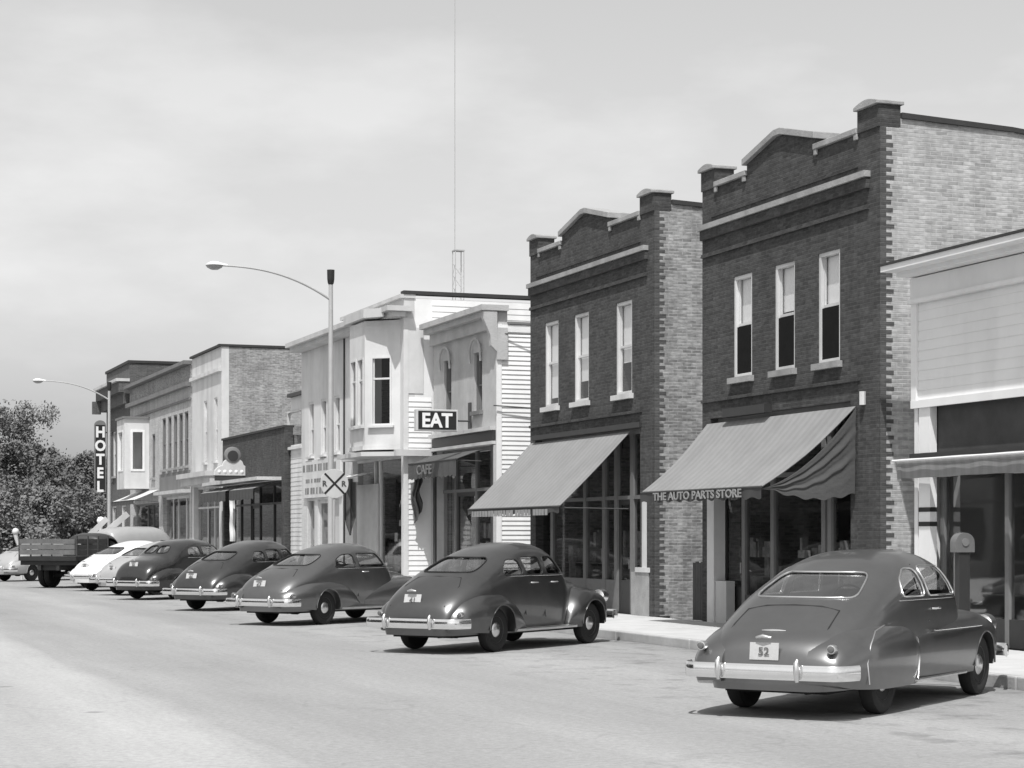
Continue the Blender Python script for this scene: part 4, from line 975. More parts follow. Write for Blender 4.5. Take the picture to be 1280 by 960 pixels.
FAST = dict(
    top=[(-1.13,.50),(-1.09,.66),(-.98,.79),(-.75,.93),(-.35,1.13),(.1,1.34),(.5,1.50),(.9,1.61),(1.25,1.655),(1.6,1.64),(1.85,1.57),(2.0,1.46),(2.32,1.13),(2.6,1.09),(3.1,1.03),(3.5,.88),(3.68,.62)],
    wid=[(-1.13,.44),(-1.05,.58),(-.8,.70),(-.3,.77),(.5,.81),(1.5,.82),(2.1,.78),(2.6,.62),(3.2,.46),(3.68,.26)],
    pw=2.45, sh=.80, low=.28)
def car(label, X, Y, head, paint, P, group='cars parked nose-in along the kerb', name='parked_car'):
    setorg((0,0,0))
    root = thing(name, label, 'car', (X, Y, 0), R(90-head), group)
    H_ = P.get('h', 1.0)
    T = hermite([(x, z*H_ if z > 1 else z) for x, z in P.get('top', FAST['top'])]); Wd = hermite(P.get('wid', FAST['wid']))
    pw = P.get('pw', 2.45); sh = P.get('sh', .80); lowz = P.get('low', .28)
    xa, xb = P.get('top', FAST['top'])[0][0], P.get('top', FAST['top'])[-1][0]
    def zs(x): return min(sh, lowz+(T(x)-lowz)*.55)
    def sY(x, z):
        a = zs(x); t = (z-a)/max(1e-4, T(x)-a)
        if t <= 0: return Wd(x)
        return Wd(x)*max(0, 1-min(t, 1)**pw)**(1/pw)
    def sZ(x, y): 
        a = zs(x); t = min(abs(y)/Wd(x), 1); return a+(T(x)-a)*max(0, 1-t**pw)**(1/pw)
    nx, nt = 84, 22
    b = MB(); xs = []
    for i in range(nx):
        t = i/(nx-1); xs.append(xa+(xb-xa)*(t-.06*math.sin(2*math.pi*t)))
    rows = []
    for x in xs:
        z0 = zs(x); zt = T(x); w = Wd(x); half = []
        for k in range(5): 
            u = k/5; half.append((w*(.93+.07*math.sin(u*math.pi/2)), lowz+(z0-lowz)*u))
        for k in range(nt+1):
            a = math.pi/2*k/nt; half.append((w*math.cos(a)**(2/pw) if k < nt else 0.0, z0+(zt-z0)*math.sin(a)**(2/pw)))
        rows.append([(x, -y, z) for y, z in half] + [(x, y, z) for y, z in reversed(half[:-1])])
    n = len(rows[0]); V = [p for r_ in rows for p in r_]
    Fc = [(i*n+k, i*n+k+1, (i+1)*n+k+1, (i+1)*n+k) for i in range(nx-1) for k in range(n-1)]
    Fc += [tuple(range(n)), tuple((nx-1)*n+k for k in range(n-1, -1, -1))]
    b.add(V, Fc)
    cut = MB()
    wins = [roundp([(x, z*H_) for x, z in w], P.get('wr', .08)) for w in P['wins']]
    for w in wins: cut.prism([(x, -2, z) for x, z in w], (0,4,0))
    cutr = MB(); cutw_ = MB()
    rws = [roundp([(y, z*H_) for y, z in w], P.get('rr', .10)) for w in P['rear']]
    xsp = P.get('split', 1.0)
    for w in rws: cutr.prism([(-1.6, y, z) for y, z in w], (1.6+xsp,0,0))
    wsh = roundp([(y, z*H_) for y, z in P.get('shield', [(-.64,1.20),(.64,1.20),(.54,1.49),(-.54,1.49)])])
    cutw_.prism([(xsp+.35, y, z) for y, z in wsh], (2.0,0,0))
    body = boolcut(b, [cut, cutr, cutw_], paint, 'body', root, thick=.03)
    # glass and frames
    def patch(out, mapf, rings=7):
        cx = sum(p[0] for p in out)/len(out); cy = sum(p[1] for p in out)/len(out); mm = MB(); V = [mapf(cx, cy)]; n = len(out)
        for r_ in range(1, rings+1):
            t = r_/rings*1.01; V += [mapf(cx+(p[0]-cx)*t, cy+(p[1]-cy)*t) for p in out]
        Fc = [(0, 1+k, 1+(k+1) % n) for k in range(n)]
        for r_ in range(rings-1):
            a = 1+r_*n; c = a+n; Fc += [(a+k, c+k, c+(k+1) % n, a+(k+1) % n) for k in range(n)]
        mm.add(V, Fc); return mm
    def solve(y, z, lo, hi, inc):
        for _ in range(24):
            m_ = (lo+hi)/2
            if (sZ(m_, y) < z) == inc: lo = m_
            else: hi = m_
        return (lo+hi)/2
    fr = P.get('frame', 'rubber')
    for w in wins:
        for sg in (-1, 1):
            g_ = patch(w, lambda x, z: (x, sg*(sY(x, z)-.012), z)).build('side_window', 'glass_car', root, smooth=60)
            MB().tube([(x, sg*(sY(x, z)+.002), z) for x, z in w], .010, 6, closed=True).build('window_frame', fr, g_, smooth=60)
    for w in rws:
        g_ = patch(w, lambda y, z: (solve(y, z, xa, xsp, True)+.012, y, z-.010)).build('rear_window', 'glass_car', root, smooth=60)
        MB().tube([(solve(y, z, xa, xsp, True)-.002, y, z+.003) for y, z in w], .011, 6, closed=True).build('window_frame', P.get('rframe', fr), g_, smooth=60)
    g_ = patch(wsh, lambda y, z: (solve(y, z, xsp+.5, 2.9, False)-.012, y, z-.008)).build('windshield', 'glass_car', root, smooth=60)
    # door and lid shut lines
    for pl_ in P.get('seams', []):
        for sg in (-1, 1): MB().tube([(x, sg*(sY(x, z)-.001), z) for x, z in pl_], .008, 5).build('shut_line', 'rubber', body)
    for pl_ in P.get('lid', []):
        MB().tube([(solve(y, z*H_, xa, xsp, True), y, z*H_+.001) for y, z in pl_], .008, 5).build('shut_line', 'rubber', body)
    # fenders
    for key, nm in (('rf', 'rear_fender'), ('ff', 'front_fender')):
        q = P[key]; ft, fo, fb = hermite(q['top']), hermite(q['out']), hermite(q['bot']); inn = hermite(q.get('inn', [(-2, .45), (5, .45)])); fa, fz = q['top'][0][0], q['top'][-1][0]; e = q.get('pw', 2.2)
        for sg in (-1, 1):
            mb = MB(); rows = []; NX = 54; K = 14
            for i in range(NX):
                t = i/(NX-1); x = fa+(fz-fa)*(t-.08*math.sin(2*math.pi*t)); zt, yo, zb_, yi = ft(x), fo(x), fb(x), inn(x); zm = zb_+(zt-zb_)*.45
                row = [(x, yi, zb_), (x, yi, zm)]
                for k in range(K+1):
                    a = math.pi/2*(1-k/K); row.append((x, yi+(yo-yi)*max(0, math.cos(a))**(2/e), zm+(zt-zm)*math.sin(a)**(2/e)))
                row += [(x, yo-.006, zb_+(zm-zb_)*.5), (x, yo-.035, zb_)]
                rows.append([(x_, sg*y_, z_) for x_, y_, z_ in row])
            n = len(rows[0]); mb.add([p for r_ in rows for p in r_], [(i*n+k, i*n+(k+1) % n, (i+1)*n+(k+1) % n, (i+1)*n+k) for i in range(NX-1) for k in range(n)] + [tuple(range(n)), tuple((NX-1)*n+k for k in range(n))])
            cutw = MB()
            if q.get('arch'):
                ax, r_ = q['arch']
                cutw.lathe([(r_, .50), (r_, 1.4)], (ax, 0, .35), 'y', 40) if sg > 0 else cutw.lathe([(r_, -1.4), (r_, -.50)], (ax, 0, .35), 'y', 40)
                pts = []
            f_ = boolcut(mb, cutw, P.get('fpaint', paint), nm, root, smooth=48)
            if q.get('arch') and q.get('lip', True):
                ax, r_ = q['arch']; pts = []
                for k in range(25):
                    a = math.pi*(k/24); x = ax+(r_+.004)*math.cos(a); z = .35+(r_+.004)*math.sin(a)
                    if fa < x < fz and z > fb(x):
                        zt, yo, zb_, yi = ft(x), fo(x), fb(x), inn(x); zm = zb_+(zt-zb_)*.45
                        yy = yo-.006 if z < zm else yi+(yo-yi)*max(0, 1-((z-zm)/(zt-zm))**e)**(1/e) if z < zt else None
                        if yy: pts.append((x, sg*(yy-.004), z))
                if len(pts) > 3: MB().tube(pts, .011, 6).build('arch_lip', P.get('fpaint', paint), f_, smooth=60)
            if q.get('guard'):
                gx = q['guard']
                def fy(x, z):
                    zt, yo, zb_, yi = ft(x), fo(x), fb(x), inn(x); zm = zb_+(zt-zb_)*.45
                    return yo-.006 if z < zm else yi+(yo-yi)*max(0, 1-((z-zm)/(zt-zm))**e)**(1/e)
                pts = [(x, sg*(fy(x, z)+.004), z) for x, z in gx]; MB().tube(pts, .009, 6).build('fender_trim', 'chrome_dull', f_, smooth=60)
                if q.get('skirt'):
                    pts = [(x, sg*(fy(x, z)+.003), z) for x, z in q['skirt']]; MB().tube(pts, .008, 6).build('skirt_edge', 'chrome_dull', f_, smooth=60)
    # wheels
    for wx in (0, P.get('wb', 2.92)):
        for sg in (-1, 1):
            yc = sg*.735; th_ = .085
            w = MB().lathe([(.001,-th_*.55*sg),(.205,-th_*.5*sg),(.21,th_*.8*sg),(.19,th_*.35*sg),(.001,th_*.35*sg)], (wx, yc, .345), 'y', 28).build('wheel', 'rim', root, smooth=40)
            prof = [(.20, -.06),(.25,-.083),(.30,-.085),(.333,-.07),(.345,-.03),(.345,.03),(.333,.07),(.30,.085),(.25,.083),(.20,.06)]
            MB().lathe(prof, (wx, yc, .345), 'y', 32).build('tyre', 'tyre', w, smooth=35)
            MB().lathe([(.13, sg*.03),(.125, sg*.055),(.08, sg*.085),(.001, sg*.095)], (wx, yc, .345), 'y', 24).build('hubcap', P.get('hub', 'chrome_dull'), w, smooth=60)
    # underside, seats
    u = MB(); u.box(-.85, 3.3, -.55, .55, .24, .36); u.box(-.95, -.55, -.35, .30, .26, .42); u.tube([(0,-.70,.345),(0,.70,.345)], .06, 8); u.lathe([(.001,-.12),(.14,-.08),(.14,.08),(.001,.12)], (0,0,.33), 'y', 12)
    u.tube([(2.5,-.3,.25),(-1.05,-.42,.27)], .025, 8); u.box(-.75, .75, -.735, .735, .345, .44) if not P.get('open') else u.box(-.6,.6,-.5,.5,.36,.5)
    u.box(-.1, 2.3, -.72, .72, .36, .44)
    u.build('chassis', 'under', root)
    s_ = MB()
    s_.box(1.25, 1.43, -.62, .62, .5, 1.16*H_); s_.box(.25, .43, -.60, .60, .5, 1.08*H_); s_.box(1.4, 1.9, -.62, .62, .44, .72); s_.box(.4, .95, -.6, .6, .44, .72)
    s_.build('seat', 'seat', root, bevel=.05)
    sw = MB(); sw.tube([(2.0-.10*math.sin(a)*.5, .38+.2*math.cos(a), 1.08+.17*math.sin(a)) for a in [2*math.pi*k/20 for k in range(20)]], .012, 6, closed=True); sw.build('steering_wheel', 'black', root)
    # bumpers
    bz = P.get('bz', .47); bh = P.get('bh', .075); bx = P.get('bx', -1.24); bwid = P.get('bw', .96)
    sec = [(0,-bh),(-.018,-bh*.7),(-.028,0),(-.018,bh*.7),(0,bh),(.012,bh*.7),(.012,-bh*.7)]
    sec = [(-p, q) for p, q in sec]
    for (x_, sg, nm) in ((bx, 1, 'rear_bumper'), (P.get('fbx', 3.90), -1, 'front_bumper')):
        path = []
        for k in range(31):
            t = -1+2*k/30; yy = bwid*math.sin(t*math.pi/2*.98) if False else bwid*t; e_ = max(0, (abs(t)-.80)/.20); yy = bwid*(t-(.05*e_*e_*(1 if t > 0 else -1))); dx = .05*t*t+.30*e_**1.8
            path.append((x_+sg*dx, sg*yy, bz))
        bo_ = MB().sweep(path, sec).build(nm, P.get('bm', 'chrome'), root, smooth=60)
        for yy in (-.42, .42):
            gm = MB(); gm.tube([(x_-sg*.03, yy, bz-bh*1.1), (x_-sg*.055, yy, bz), (x_-sg*.05, yy, bz+bh*1.3), (x_-sg*.03, yy, bz+bh*1.8)], [.02,.03,.028,.012], 8); gm.build('bumper_guard', 'chrome_dull', bo_, smooth=60)
        MB().box(min(x_+sg*.02, x_+sg*.4), max(x_+sg*.02, x_+sg*.4), -.45, -.40, bz-.03, bz+.03).box(min(x_+sg*.02, x_+sg*.4), max(x_+sg*.02, x_+sg*.4), .40, .45, bz-.03, bz+.03).build('bumper_bracket', 'under', bo_)
    # lamps, plate, trunk hardware
    for sg in (-1, 1):
        tx, ty, tz = P.get('tail', (-1.06, .80, .66))
        t = MB().lathe([(.045,.06),(.05,.0),(.045,-.02),(.001,-.03)], (tx, sg*ty, tz), 'x', 14).build('tail_light', 'chrome_dull', root, smooth=50)
        MB().lathe([(.036,-.022),(.03,-.04),(.001,-.046)], (tx, sg*ty, tz), 'x', 14).build('lens', 'lens', t, smooth=50)
        hx, hy, hz = P.get('headl', (3.52, .66, .78))
        h_ = MB().lathe([(.11,-.06),(.115,.10),(.105,.12)], (hx, sg*hy, hz), 'x', 18).build('headlight', 'chrome_dull', root, smooth=40)
        MB().lathe([(.10,.11),(.06,.14),(.001,.15)], (hx, sg*hy, hz), 'x', 18).build('lens', 'lamp', h_, smooth=60)
    py_, pz = P.get('plate', (0, .66)); px_ = solve(py_, pz, xa, xsp, True)-.03 if pz > T(xa) else xa-.03
    a_ = P.get('ptilt', .12); pw_, ph_ = .155, .085
    pl4 = [(px_+a_*-ph_*.5, py_-pw_, pz-ph_), (px_+a_*-ph_*.5, py_+pw_, pz-ph_), (px_+a_*ph_, py_+pw_, pz+ph_), (px_+a_*ph_, py_-pw_, pz+ph_)]
    po = MB().prism(pl4, (.008,0,0)).build('license_plate', 'plate', root)
    text_mb(P.get('num', '52'), .11, .002, lambda u, v, w: (px_-.008+a_*v*.7, py_-u, pz+v), bold=.002, squeeze=1.1).build('lettering', 'letter_faded', po)
    hm = MB(); hm.tube([(px_-.01, py_-.08, pz+.135), (px_-.02, py_, pz+.15), (px_-.01, py_+.08, pz+.135)], [.012,.022,.012], 8); hm.build('trunk_handle', 'chrome_dull', root, smooth=60)
    if P.get('lidtrim'):
        zz = P['lidtrim']; hm = MB(); hm.tube([(solve(y_, zz, xa, xsp, True)-.012, y_, zz) for y_ in (-.13, -.06, 0, .06, .13)], [.006,.014,.016,.014,.006], 8); hm.build('trunk_ornament', 'chrome', root, smooth=60)
    # handles, belt trim
    for sg in (-1, 1):
        for hx_ in P.get('handles', [1.0]):
            zz = P.get('hz', 1.02); y_ = max(sY(hx_, zz), sY(hx_+.15, zz)); hm = MB(); hm.tube([(hx_, sg*(y_+.0), zz), (hx_+.02, sg*(y_+.035), zz), (hx_+.15, sg*(y_+.04), zz+.005), (hx_+.17, sg*(y_+.03), zz)], .012, 7); hm.build('door_handle', 'chrome', root, smooth=60)
        for (x0_, x1_, zz, rr, mt_) in P.get('trims', []) + ([(.45, 2.2, 1.135*H_, .006, 'chrome')] if P.get('belt', True) else []):
            of = P.get('slab', 0) if zz < 1 else 0; hm = MB(); hm.tube([(x0_+(x1_-x0_)*k/12, sg*(max(sY(x0_+(x1_-x0_)*k/12, zz), of)+.004), zz) for k in range(13)], rr, 6); hm.build('side_trim', mt_, root, smooth=60)
        if P.get('board'):
            MB().box(.45, 2.35, min(sg*.62, sg*.90), max(sg*.62, sg*.90), .30, .345).build('running_board', P['board'], root, bevel=.01)
        if P.get('rocker'):
            MB().tube([(.55, sg*(P['slab']-.02), .30), (2.3, sg*(P['slab']-.02), .30)], .016, 6).build('rocker_trim', 'chrome_dull', root, smooth=60)
    return root

# 1949-style slab-sided fastback (nearest)
slab = dict(h=1.0, sh=.84, pw=3.0, wr=.07, rr=.09,
    top=[(-1.13,.50),(-1.09,.66),(-.98,.79),(-.75,.92),(-.35,1.11),(.1,1.31),(.5,1.46),(.9,1.58),(1.3,1.645),(1.65,1.655),(1.95,1.61),(2.12,1.52),(2.45,1.16),(2.7,1.10),(3.1,1.04),(3.5,.88),(3.68,.62)],
    wid=[(-1.13,.50),(-1.05,.62),(-.8,.72),(-.3,.80),(.5,.84),(1.5,.85),(2.1,.82),(2.6,.66),(3.2,.46),(3.68,.26)],
    wins=[[(.55,1.17),(1.12,1.17),(1.12,1.46),(.92,1.46),(.66,1.34)], [(1.22,1.17),(2.10,1.17),(1.90,1.48),(1.22,1.48)]],
    rear=[[(-.57,1.17),(.57,1.17),(.47,1.42),(-.47,1.42)]], rframe='chrome_dull', frame='chrome_dull', split=.98,
    rf=dict(top=[(-1.16,.44),(-1.12,.60),(-.95,.76),(-.5,.93),(0,1.0),(.4,1.0),(.7,.97),(.88,.93)], out=[(-1.16,.60),(-1.08,.78),(-.8,.88),(-.3,.935),(.2,.945),(.6,.925),(.86,.87)], bot=[(-1.16,.36),(-.8,.30),(0,.27),(.86,.27)], pw=2.3,
            guard=[(.80,.82),(.86,.72),(.84,.5),(.72,.32)], skirt=[(-.62,.34),(-.66,.55),(-.55,.72),(-.3,.85),(0,.90),(.3,.895),(.55,.87),(.74,.84)]),
    ff=dict(top=[(.70,.90),(1.2,.955),(2.0,.975),(2.8,.97),(3.3,.90),(3.6,.78),(3.72,.55)], out=[(.70,.855),(1.2,.875),(2.0,.885),(2.8,.90),(3.3,.87),(3.6,.76),(3.72,.60)], bot=[(.70,.29),(2.3,.29),(3.72,.36)], pw=3.0, arch=(2.92,.37), lip=True),
    tail=(-1.08,.70,.70), plate=(.0,.665), lid=[[(-.52,.66),(-.52,.9),(-.50,1.05),(-.3,1.09),(0,1.10),(.3,1.09),(.50,1.05),(.52,.9),(.52,.66)]],
    seams=[[(1.17,1.50),(1.17,.9)]], handles=[1.28], hz=1.03, slab=.885, rocker=True, trims=[(1.25,2.75,.80,.010,'chrome')], lidtrim=.86, num='52')
# pre-war pontoon fastback
pont = dict(h=1.03, sh=.85,
    top=[(-1.10,.50),(-1.07,.66),(-.96,.82),(-.72,1.00),(-.32,1.17),(.1,1.34),(.5,1.48),(.9,1.585),(1.3,1.645),(1.6,1.65),(1.9,1.60),(2.06,1.50),(2.38,1.15),(2.65,1.09),(3.1,1.03),(3.5,.92),(3.68,.62)],
    pw=2.75, wid=[(-1.13,.46),(-1.05,.59),(-.8,.70),(-.3,.78),(.5,.82),(1.5,.83),(2.1,.79),(2.6,.62),(3.2,.46),(3.68,.26)],
    wins=[[(.30,1.15),(.82,1.15),(.82,1.39),(.58,1.39),(.38,1.27)], [(.90,1.15),(1.40,1.15),(1.40,1.43),(.90,1.42)], [(1.50,1.15),(2.05,1.15),(1.84,1.43),(1.50,1.43)]],
    rear=[[(-.50,1.20),(.50,1.20),(.42,1.42),(-.42,1.42)]], split=.98,
    rf=dict(top=[(-1.06,.42),(-.98,.64),(-.72,.84),(-.3,.96),(.05,.975),(.38,.89),(.66,.68),(.82,.42)], out=[(-1.06,.64),(-.8,.85),(-.4,.945),(0,.965),(.4,.94),(.82,.85)], bot=[(-1.02,.34),(0,.30),(.74,.30)], arch=(0,.375), pw=2.2),
    ff=dict(top=[(2.22,.40),(2.32,.66),(2.55,.86),(2.9,.95),(3.25,.92),(3.55,.78),(3.72,.48)], out=[(2.22,.80),(2.5,.91),(2.9,.945),(3.3,.90),(3.72,.68)], bot=[(2.22,.30),(3.0,.30),(3.72,.38)], arch=(2.92,.385), pw=2.2),
    tail=(-.93,.74,.60), plate=(.10,.82), ptilt=.35, seams=[[(1.45,1.45),(1.45,.5)], [(.86,1.44),(.86,.55)]], handles=[1.0, 1.62], hz=1.06, board='chrome_dull', open=True, num='41', lid=[[(-.5,.7),(-.5,1.0),(-.4,1.12),(0,1.14),(.4,1.12),(.5,1.0),(.5,.7)]])
mid = dict(pont, h=1.0, tail=(-1.0,.78,.60),
    wins=[[(.36,1.16),(1.02,1.16),(1.02,1.43),(.75,1.42),(.48,1.31)], [(1.12,1.16),(2.02,1.16),(1.83,1.44),(1.12,1.44)]],
    rf=dict(top=[(-1.14,.42),(-1.08,.62),(-.8,.80),(-.3,.93),(.2,.96),(.6,.90),(.95,.74),(1.15,.5)], out=[(-1.14,.60),(-.9,.82),(-.4,.92),(.1,.94),(.6,.91),(1.15,.80)], bot=[(-1.14,.36),(0,.30),(1.15,.30)], arch=(0,.375), pw=2.2),
    ff=dict(top=[(1.3,.66),(1.8,.84),(2.4,.93),(2.9,.95),(3.3,.90),(3.55,.78),(3.72,.48)], out=[(1.3,.80),(1.8,.88),(2.5,.93),(2.9,.94),(3.3,.90),(3.72,.68)], bot=[(1.3,.30),(3.0,.30),(3.72,.38)], arch=(2.92,.385), pw=2.4),
    seams=[[(1.07,1.45),(1.07,.55)]], handles=[1.2], num='47')
sedan = dict(pont, h=1.045, sh=.86,
    top=[(-1.12,.50),(-1.08,.74),(-.98,.92),(-.75,1.05),(-.45,1.13),(-.2,1.20),(.0,1.33),(.25,1.49),(.6,1.60),(1.1,1.65),(1.6,1.62),(1.85,1.54),(2.0,1.43),(2.30,1.12),(2.6,1.08),(3.1,1.03),(3.5,.92),(3.68,.62)],
    wins=[[(.48,1.17),(1.02,1.17),(1.02,1.44),(.70,1.44),(.52,1.34)], [(1.12,1.17),(2.02,1.17),(1.83,1.45),(1.12,1.45)]],
    rear=[[(-.46,1.26),(-.03,1.26),(-.03,1.46),(-.36,1.46)], [(.03,1.26),(.46,1.26),(.36,1.46),(.03,1.46)]], plate=(0,.98), ptilt=.3, num='38', lid=[], rframe='rubber')

CARS = [(18.35, 'car_a', slab, 'nearest dark fastback with skirted rear wheels in front of the larger brick block', 52, 9.95),
        (29.9, 'car_b', pont, 'dark pre-war fastback with round open fenders before the plain grey awning', 52, 9.9),
        (40.1, 'car_c', mid, 'grey fastback parked in front of the bay-window building', 54, 9.85),
        (48.3, 'car_e', dict(pont, rear=[[(-.44,1.18),(.44,1.18),(.38,1.38),(-.38,1.38)]], num='46'), 'dark fastback parked fourth in the row with plate on its back', 50, 10.0),
        (57.2, 'car_d', sedan, 'black humped sedan with split rear window parked fifth in the row', 52, 10.0),
        (61.6, 'car_g', dict(mid, num='48'), 'grey car half hidden between the black sedan and the white car', 52, 10.15),
        (66.6, 'car_w', dict(mid, num='49'), 'white fastback parked next to the dark truck', 52, 10.05)]
for (Y, pt, P, lb, hd, X) in CARS: car(lb, X, Y, hd, pt, P)
car('pale grey car at the far left edge beyond the truck', Xat(22, 82), 82, 52, 'car_g', dict(mid, num='50'))
van = dict(mid, h=.95, sh=1.0, pw=3.2,
    top=[(-1.12,1.2),(-1.08,1.9),(-1.0,2.08),(-.6,2.20),(.3,2.26),(1.2,2.26),(1.6,2.18),(1.85,1.98),(2.0,1.75),(2.30,1.25),(2.6,1.15),(3.1,1.05),(3.5,.92),(3.68,.62)],
    wins=[[(1.12,1.3),(1.95,1.3),(1.80,1.72),(1.12,1.72)]], rear=[[(-.40,1.45),(-.03,1.45),(-.03,1.8),(-.40,1.8)], [(.03,1.45),(.40,1.45),(.40,1.8),(.03,1.8)]],
    belt=False, shield=[(-.60,1.32),(.60,1.32),(.50,1.75),(-.50,1.75)], plate=(0, .8), lid=[], num='44')
vx = Xat(166, 73.5)
car('pale van whose roof shows beyond the white car', vx-.35, 73.6, 52, 'car_g', van, name='panel_van', group=None)

# ---------------------------------------------------------------- truck
def truck(X, Y, head):
    setorg((0,0,0)); root = thing('farm_truck', 'dark flatbed truck with pale sideboards at the left of the row', 'truck', (X, Y, 0), R(90-head))
    MB().box(-1.4, 3.4, -.42, -.30, .62, .80).box(-1.4, 3.4, .30, .42, .62, .80).box(-1.3, -1.2, -.30, .30, .62, .8).tube([(0,-.75,.45),(0,.75,.45)], .08, 8).lathe([(.001,-.18),(.2,-.1),(.2,.1),(.001,.18)], (0,0,.45), 'y', 12).build('chassis', 'truck', root)
    bed = MB().box(-1.5, .75, -1.12, 1.12, .95, 1.10)
    for x in (-1.4, -.5, .3, .65): bed.box(x, x+.08, -1.1, 1.1, .80, .948)
    bo = bed.build('flatbed', 'truck', root)
    for sg in (-1, 1):
        s_ = MB()
        for k in range(3): s_.box(-1.48, .72, sg*1.09-.015, sg*1.09+.015, 1.16+k*.185, 1.16+k*.185+.165)
        s_.build('sideboard', 'wood_dark', bo)
        for x in (-1.44, -.7, .0, .68): MB().box(x-.03, x+.03, sg*1.125-.015, sg*1.125+.015, 1.1, 1.80).build('stake', 'wood_dark', bo)
    t_ = MB()
    for k in range(3): t_.box(-1.50, -1.47, -1.07, 1.07, 1.16+k*.185, 1.16+k*.185+.165)
    t_.build('tailgate', 'board', bo)
    DX = -1.42
    T = hermite([(x+DX, z) for x, z in [(2.25,1.0),(2.3,1.68),(2.45,1.84),(2.9,1.91),(3.4,1.87),(3.6,1.72),(3.85,1.35),(4.3,1.25),(4.8,1.15),(5.0,.8)]]); Wd = hermite([(x+DX, w) for x, w in [(2.25,.78),(3.0,.84),(3.6,.80),(4.0,.52),(4.8,.40),(5.0,.25)]])
    b = MB(); rows = []
    for i in range(50):
        x = 2.25+DX+2.75*i/49; w = Wd(x); zt = T(x); row = []
        for k in range(25):
            a = math.pi*k/24; c_, s2 = math.cos(a), math.sin(a); row.append((x, -w*math.copysign(abs(c_)**(2/3.4), c_), .95+(zt-.95)*max(0, s2)**(2/3.4)))
        rows.append([(x, -w, .62)] + row + [(x, w, .62)])
    n = len(rows[0]); b.add([p for r_ in rows for p in r_], [(i*n+k, i*n+k+1, (i+1)*n+k+1, (i+1)*n+k) for i in range(49) for k in range(n-1)] + [tuple(range(n)), tuple(49*n+k for k in range(n-1, -1, -1))])
    cut = MB(); cut.prism([(x+DX, -2, z) for x, z in chaikin([(2.6,1.36),(3.55,1.36),(3.4,1.72),(2.6,1.72)])], (0,4,0)); cr_ = MB(); cr_.prism([(2.0+DX, y, z) for y, z in chaikin([(-.4,1.42),(.4,1.42),(.4,1.68),(-.4,1.68)])], (.6,0,0))
    boolcut(b, [cut, cr_], 'truck', 'cab', root, thick=.03)
    MB().box(2.5+DX, 3.2+DX, -.7, .7, .7, 1.3).build('seat', 'seat', root, bevel=.04)
    for sg in (-1, 1):
        pts = [(4.3+DX+.52*math.cos(a), sg*.62, .45+.52*math.sin(a)) for a in [math.pi*k/14 for k in range(15)]]
        f_ = MB()
        for i in range(14):
            p, q = Vector(pts[i]), Vector(pts[i+1]); o_ = Vector((0, sg*.34, 0)); f_.add([p, q, q+o_, p+o_], [(0,1,2,3)])
        f_.box(2.3+DX, 3.8+DX, min(sg*.7, sg*.98), max(sg*.7, sg*.98), .48, .54)
        f_.build('fender', 'truck', root, smooth=60)
        MB().lathe([(.1,-.08),(.13,.06),(.12,.1),(.001,.13)], (4.75+DX, sg*.62, 1.0), 'x', 14).build('headlight', 'chrome_dull', root, smooth=40)
    for wx, offs in ((0, (.68, .92)), (4.3+DX, (.80,))):
        for sg in (-1, 1):
            for of in offs:
                w = MB().lathe([(.001,-.05),(.24,-.05),(.25,.05),(.001,.03)], (wx, sg*of, .45), 'y', 20).build('wheel', 'rim', root)
                MB().lathe([(.24,-.07),(.32,-.10),(.42,-.10),(.45,-.05),(.45,.05),(.42,.10),(.32,.10),(.24,.07)], (wx, sg*of, .45), 'y', 28).build('tyre', 'tyre', w, smooth=35)
truck(9.4, 71.1, 38)

# the other side of the street, seen only in window and car reflections
OPP = [(22, 13, 7.6, 'brick_dark'), (35.2, 11, 6.2, 'brick_mid'), (46.4, 16, 8.4, 'brick_hotel'), (62.6, 14, 5.6, 'brick_dark'), (76.8, 18, 8.0, 'brick_mid'), (95, 20, 7.4, 'brick_hotel'), (115.2, 26, 8.2, 'brick_dark'), (141.4, 30, 7.0, 'brick_hotel')]
OL = ['first dark brick shop across the street, nearest the camera', 'grey brick shop across the street', 'tall brown brick block across the street', 'low dark brick shop across the street', 'tall grey brick block across the street', 'brown brick block across the street', 'long dark brick block across the street', 'last brown brick block across the street']
for (y0, W, h, wm), lb in zip(OPP, OL):
    setorg((-17, y0, 0)); ro = thing('brick_building', lb, 'building', ORG)
    mo = lambda s_, z, d: (-17-d, s_, z)
    nw = int(W/2.4); hs = [(y0+W*(k+.5)/nw-.45, y0+W*(k+.5)/nw+.45, 4.6, 6.3) for k in range(nw)] if h > 7 else []
    lo_ = [(y0+.6, y0+W/2-.3, .6, 3.2), (y0+W/2+.3, y0+W-.6, .6, 3.2)]
    b = MB(); wall(b, mo, y0, y0+W, 0, h, .3, hs+lo_); b.box(-28, -17.301, y0, y0+.3, 0, h-.1); b.box(-28, -17.301, y0+W-.3, y0+W, 0, h-.1); b.box(-28.3, -28, y0, y0+W, 0, h-.1); b.build('wall', wm, ro)
    MB().box(-28, -17.301, y0+.301, y0+W-.301, h-.6, h-.4).build('roof', 'tar', ro)
    for q in hs+lo_: window(ro, mo, *q, fm='cream', rails=False)
    MB().box(-17, -16.7, y0, y0+W, h-.5, h-.3).build('cornice', 'mid_paint', ro)
    MB().box(-17, -15.6, y0+.4, y0+W-.4, 3.3, 3.4).build('canopy', 'fabric_dark', ro)
setorg((0,0,0))

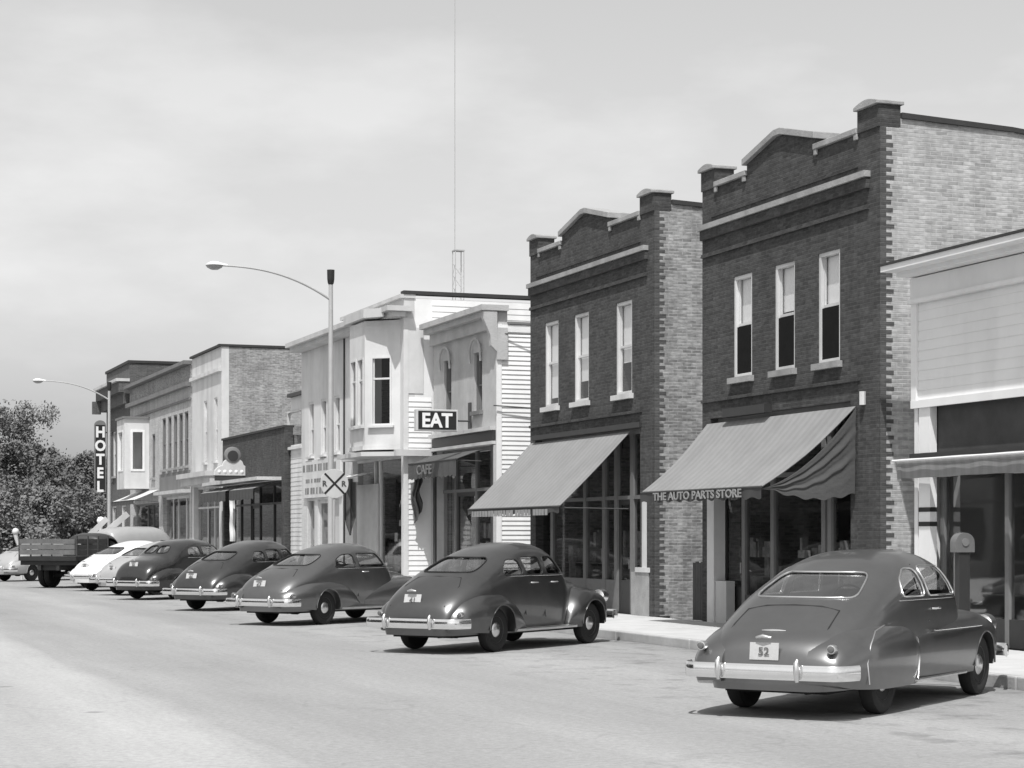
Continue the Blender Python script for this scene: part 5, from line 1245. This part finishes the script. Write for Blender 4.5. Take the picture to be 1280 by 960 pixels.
# ================================================================ light, sky, camera
EL = R(62)       # direction to the sun (x, y) = (-.52, -.854)
sd = Vector((-.52*math.cos(EL), -.854*math.cos(EL), math.sin(EL))).normalized()
sl = bpy.data.lights.new('sun', 'SUN'); sl.energy = 4.9; sl.angle = R(.6); sl.color = (1, .995, .985)
so = bpy.data.objects.new('sun', sl); COL.objects.link(so); so.rotation_euler = (-sd).to_track_quat('-Z', 'Y').to_euler(); so.location = (0, -20, 60)
w = bpy.data.worlds.new('World'); SC.world = w; w.use_nodes = True; N = w.node_tree.nodes; L = w.node_tree.links
bg = N['Background']; sky = N.new('ShaderNodeTexSky'); sky.sky_type = 'NISHITA'; sky.sun_disc = False
sky.sun_elevation = EL; sky.sun_rotation = math.atan2(sd.x, sd.y); sky.dust_density = 2.0; sky.air_density = 1.0; sky.ozone_density = 1.0
# blue-sensitive black-and-white film: take the blue band of the sky, then a thin high veil of cloud
bwn = N.new('ShaderNodeSeparateColor'); L.new(sky.outputs[0], bwn.inputs[0])
tc = N.new('ShaderNodeTexCoord'); mp = N.new('ShaderNodeMapping'); mp.inputs['Scale'].default_value = (1.0, 1.0, 2.6); L.new(tc.outputs['Generated'], mp.inputs[0])
nz = N.new('ShaderNodeTexNoise'); nz.inputs['Scale'].default_value = 4.2; nz.inputs['Detail'].default_value = 9; nz.inputs['Roughness'].default_value = .55; L.new(mp.outputs[0], nz.inputs['Vector'])
rr = N.new('ShaderNodeMapRange'); rr.inputs['From Min'].default_value = .45; rr.inputs['From Max'].default_value = .62; rr.inputs['To Min'].default_value = 1.0; rr.inputs['To Max'].default_value = 1.17; L.new(nz.outputs['Fac'], rr.inputs['Value'])
mu = N.new('ShaderNodeMath'); mu.operation = 'MULTIPLY'; L.new(bwn.outputs['Blue'], mu.inputs[0]); L.new(rr.outputs[0], mu.inputs[1])
cc = N.new('ShaderNodeCombineColor')
for k in range(3): L.new(mu.outputs[0], cc.inputs[k])
L.new(cc.outputs[0], bg.inputs['Color']); bg.inputs['Strength'].default_value = .145

cam = bpy.data.cameras.new('camera'); co = bpy.data.objects.new('camera', cam); COL.objects.link(co)
cam.sensor_width = 36; cam.lens = 36*F/1280; cam.shift_y = (HOR-480)/1280; cam.clip_end = 5000; cam.clip_start = .1
co.location = (0, 0, HC); co.rotation_euler = (R(90), 0, -TH); SC.camera = co
vs = SC.view_settings; vs.view_transform = 'Standard'; vs.look = 'None'; vs.gamma = 1; vs.exposure = 0; vs.use_curve_mapping = False
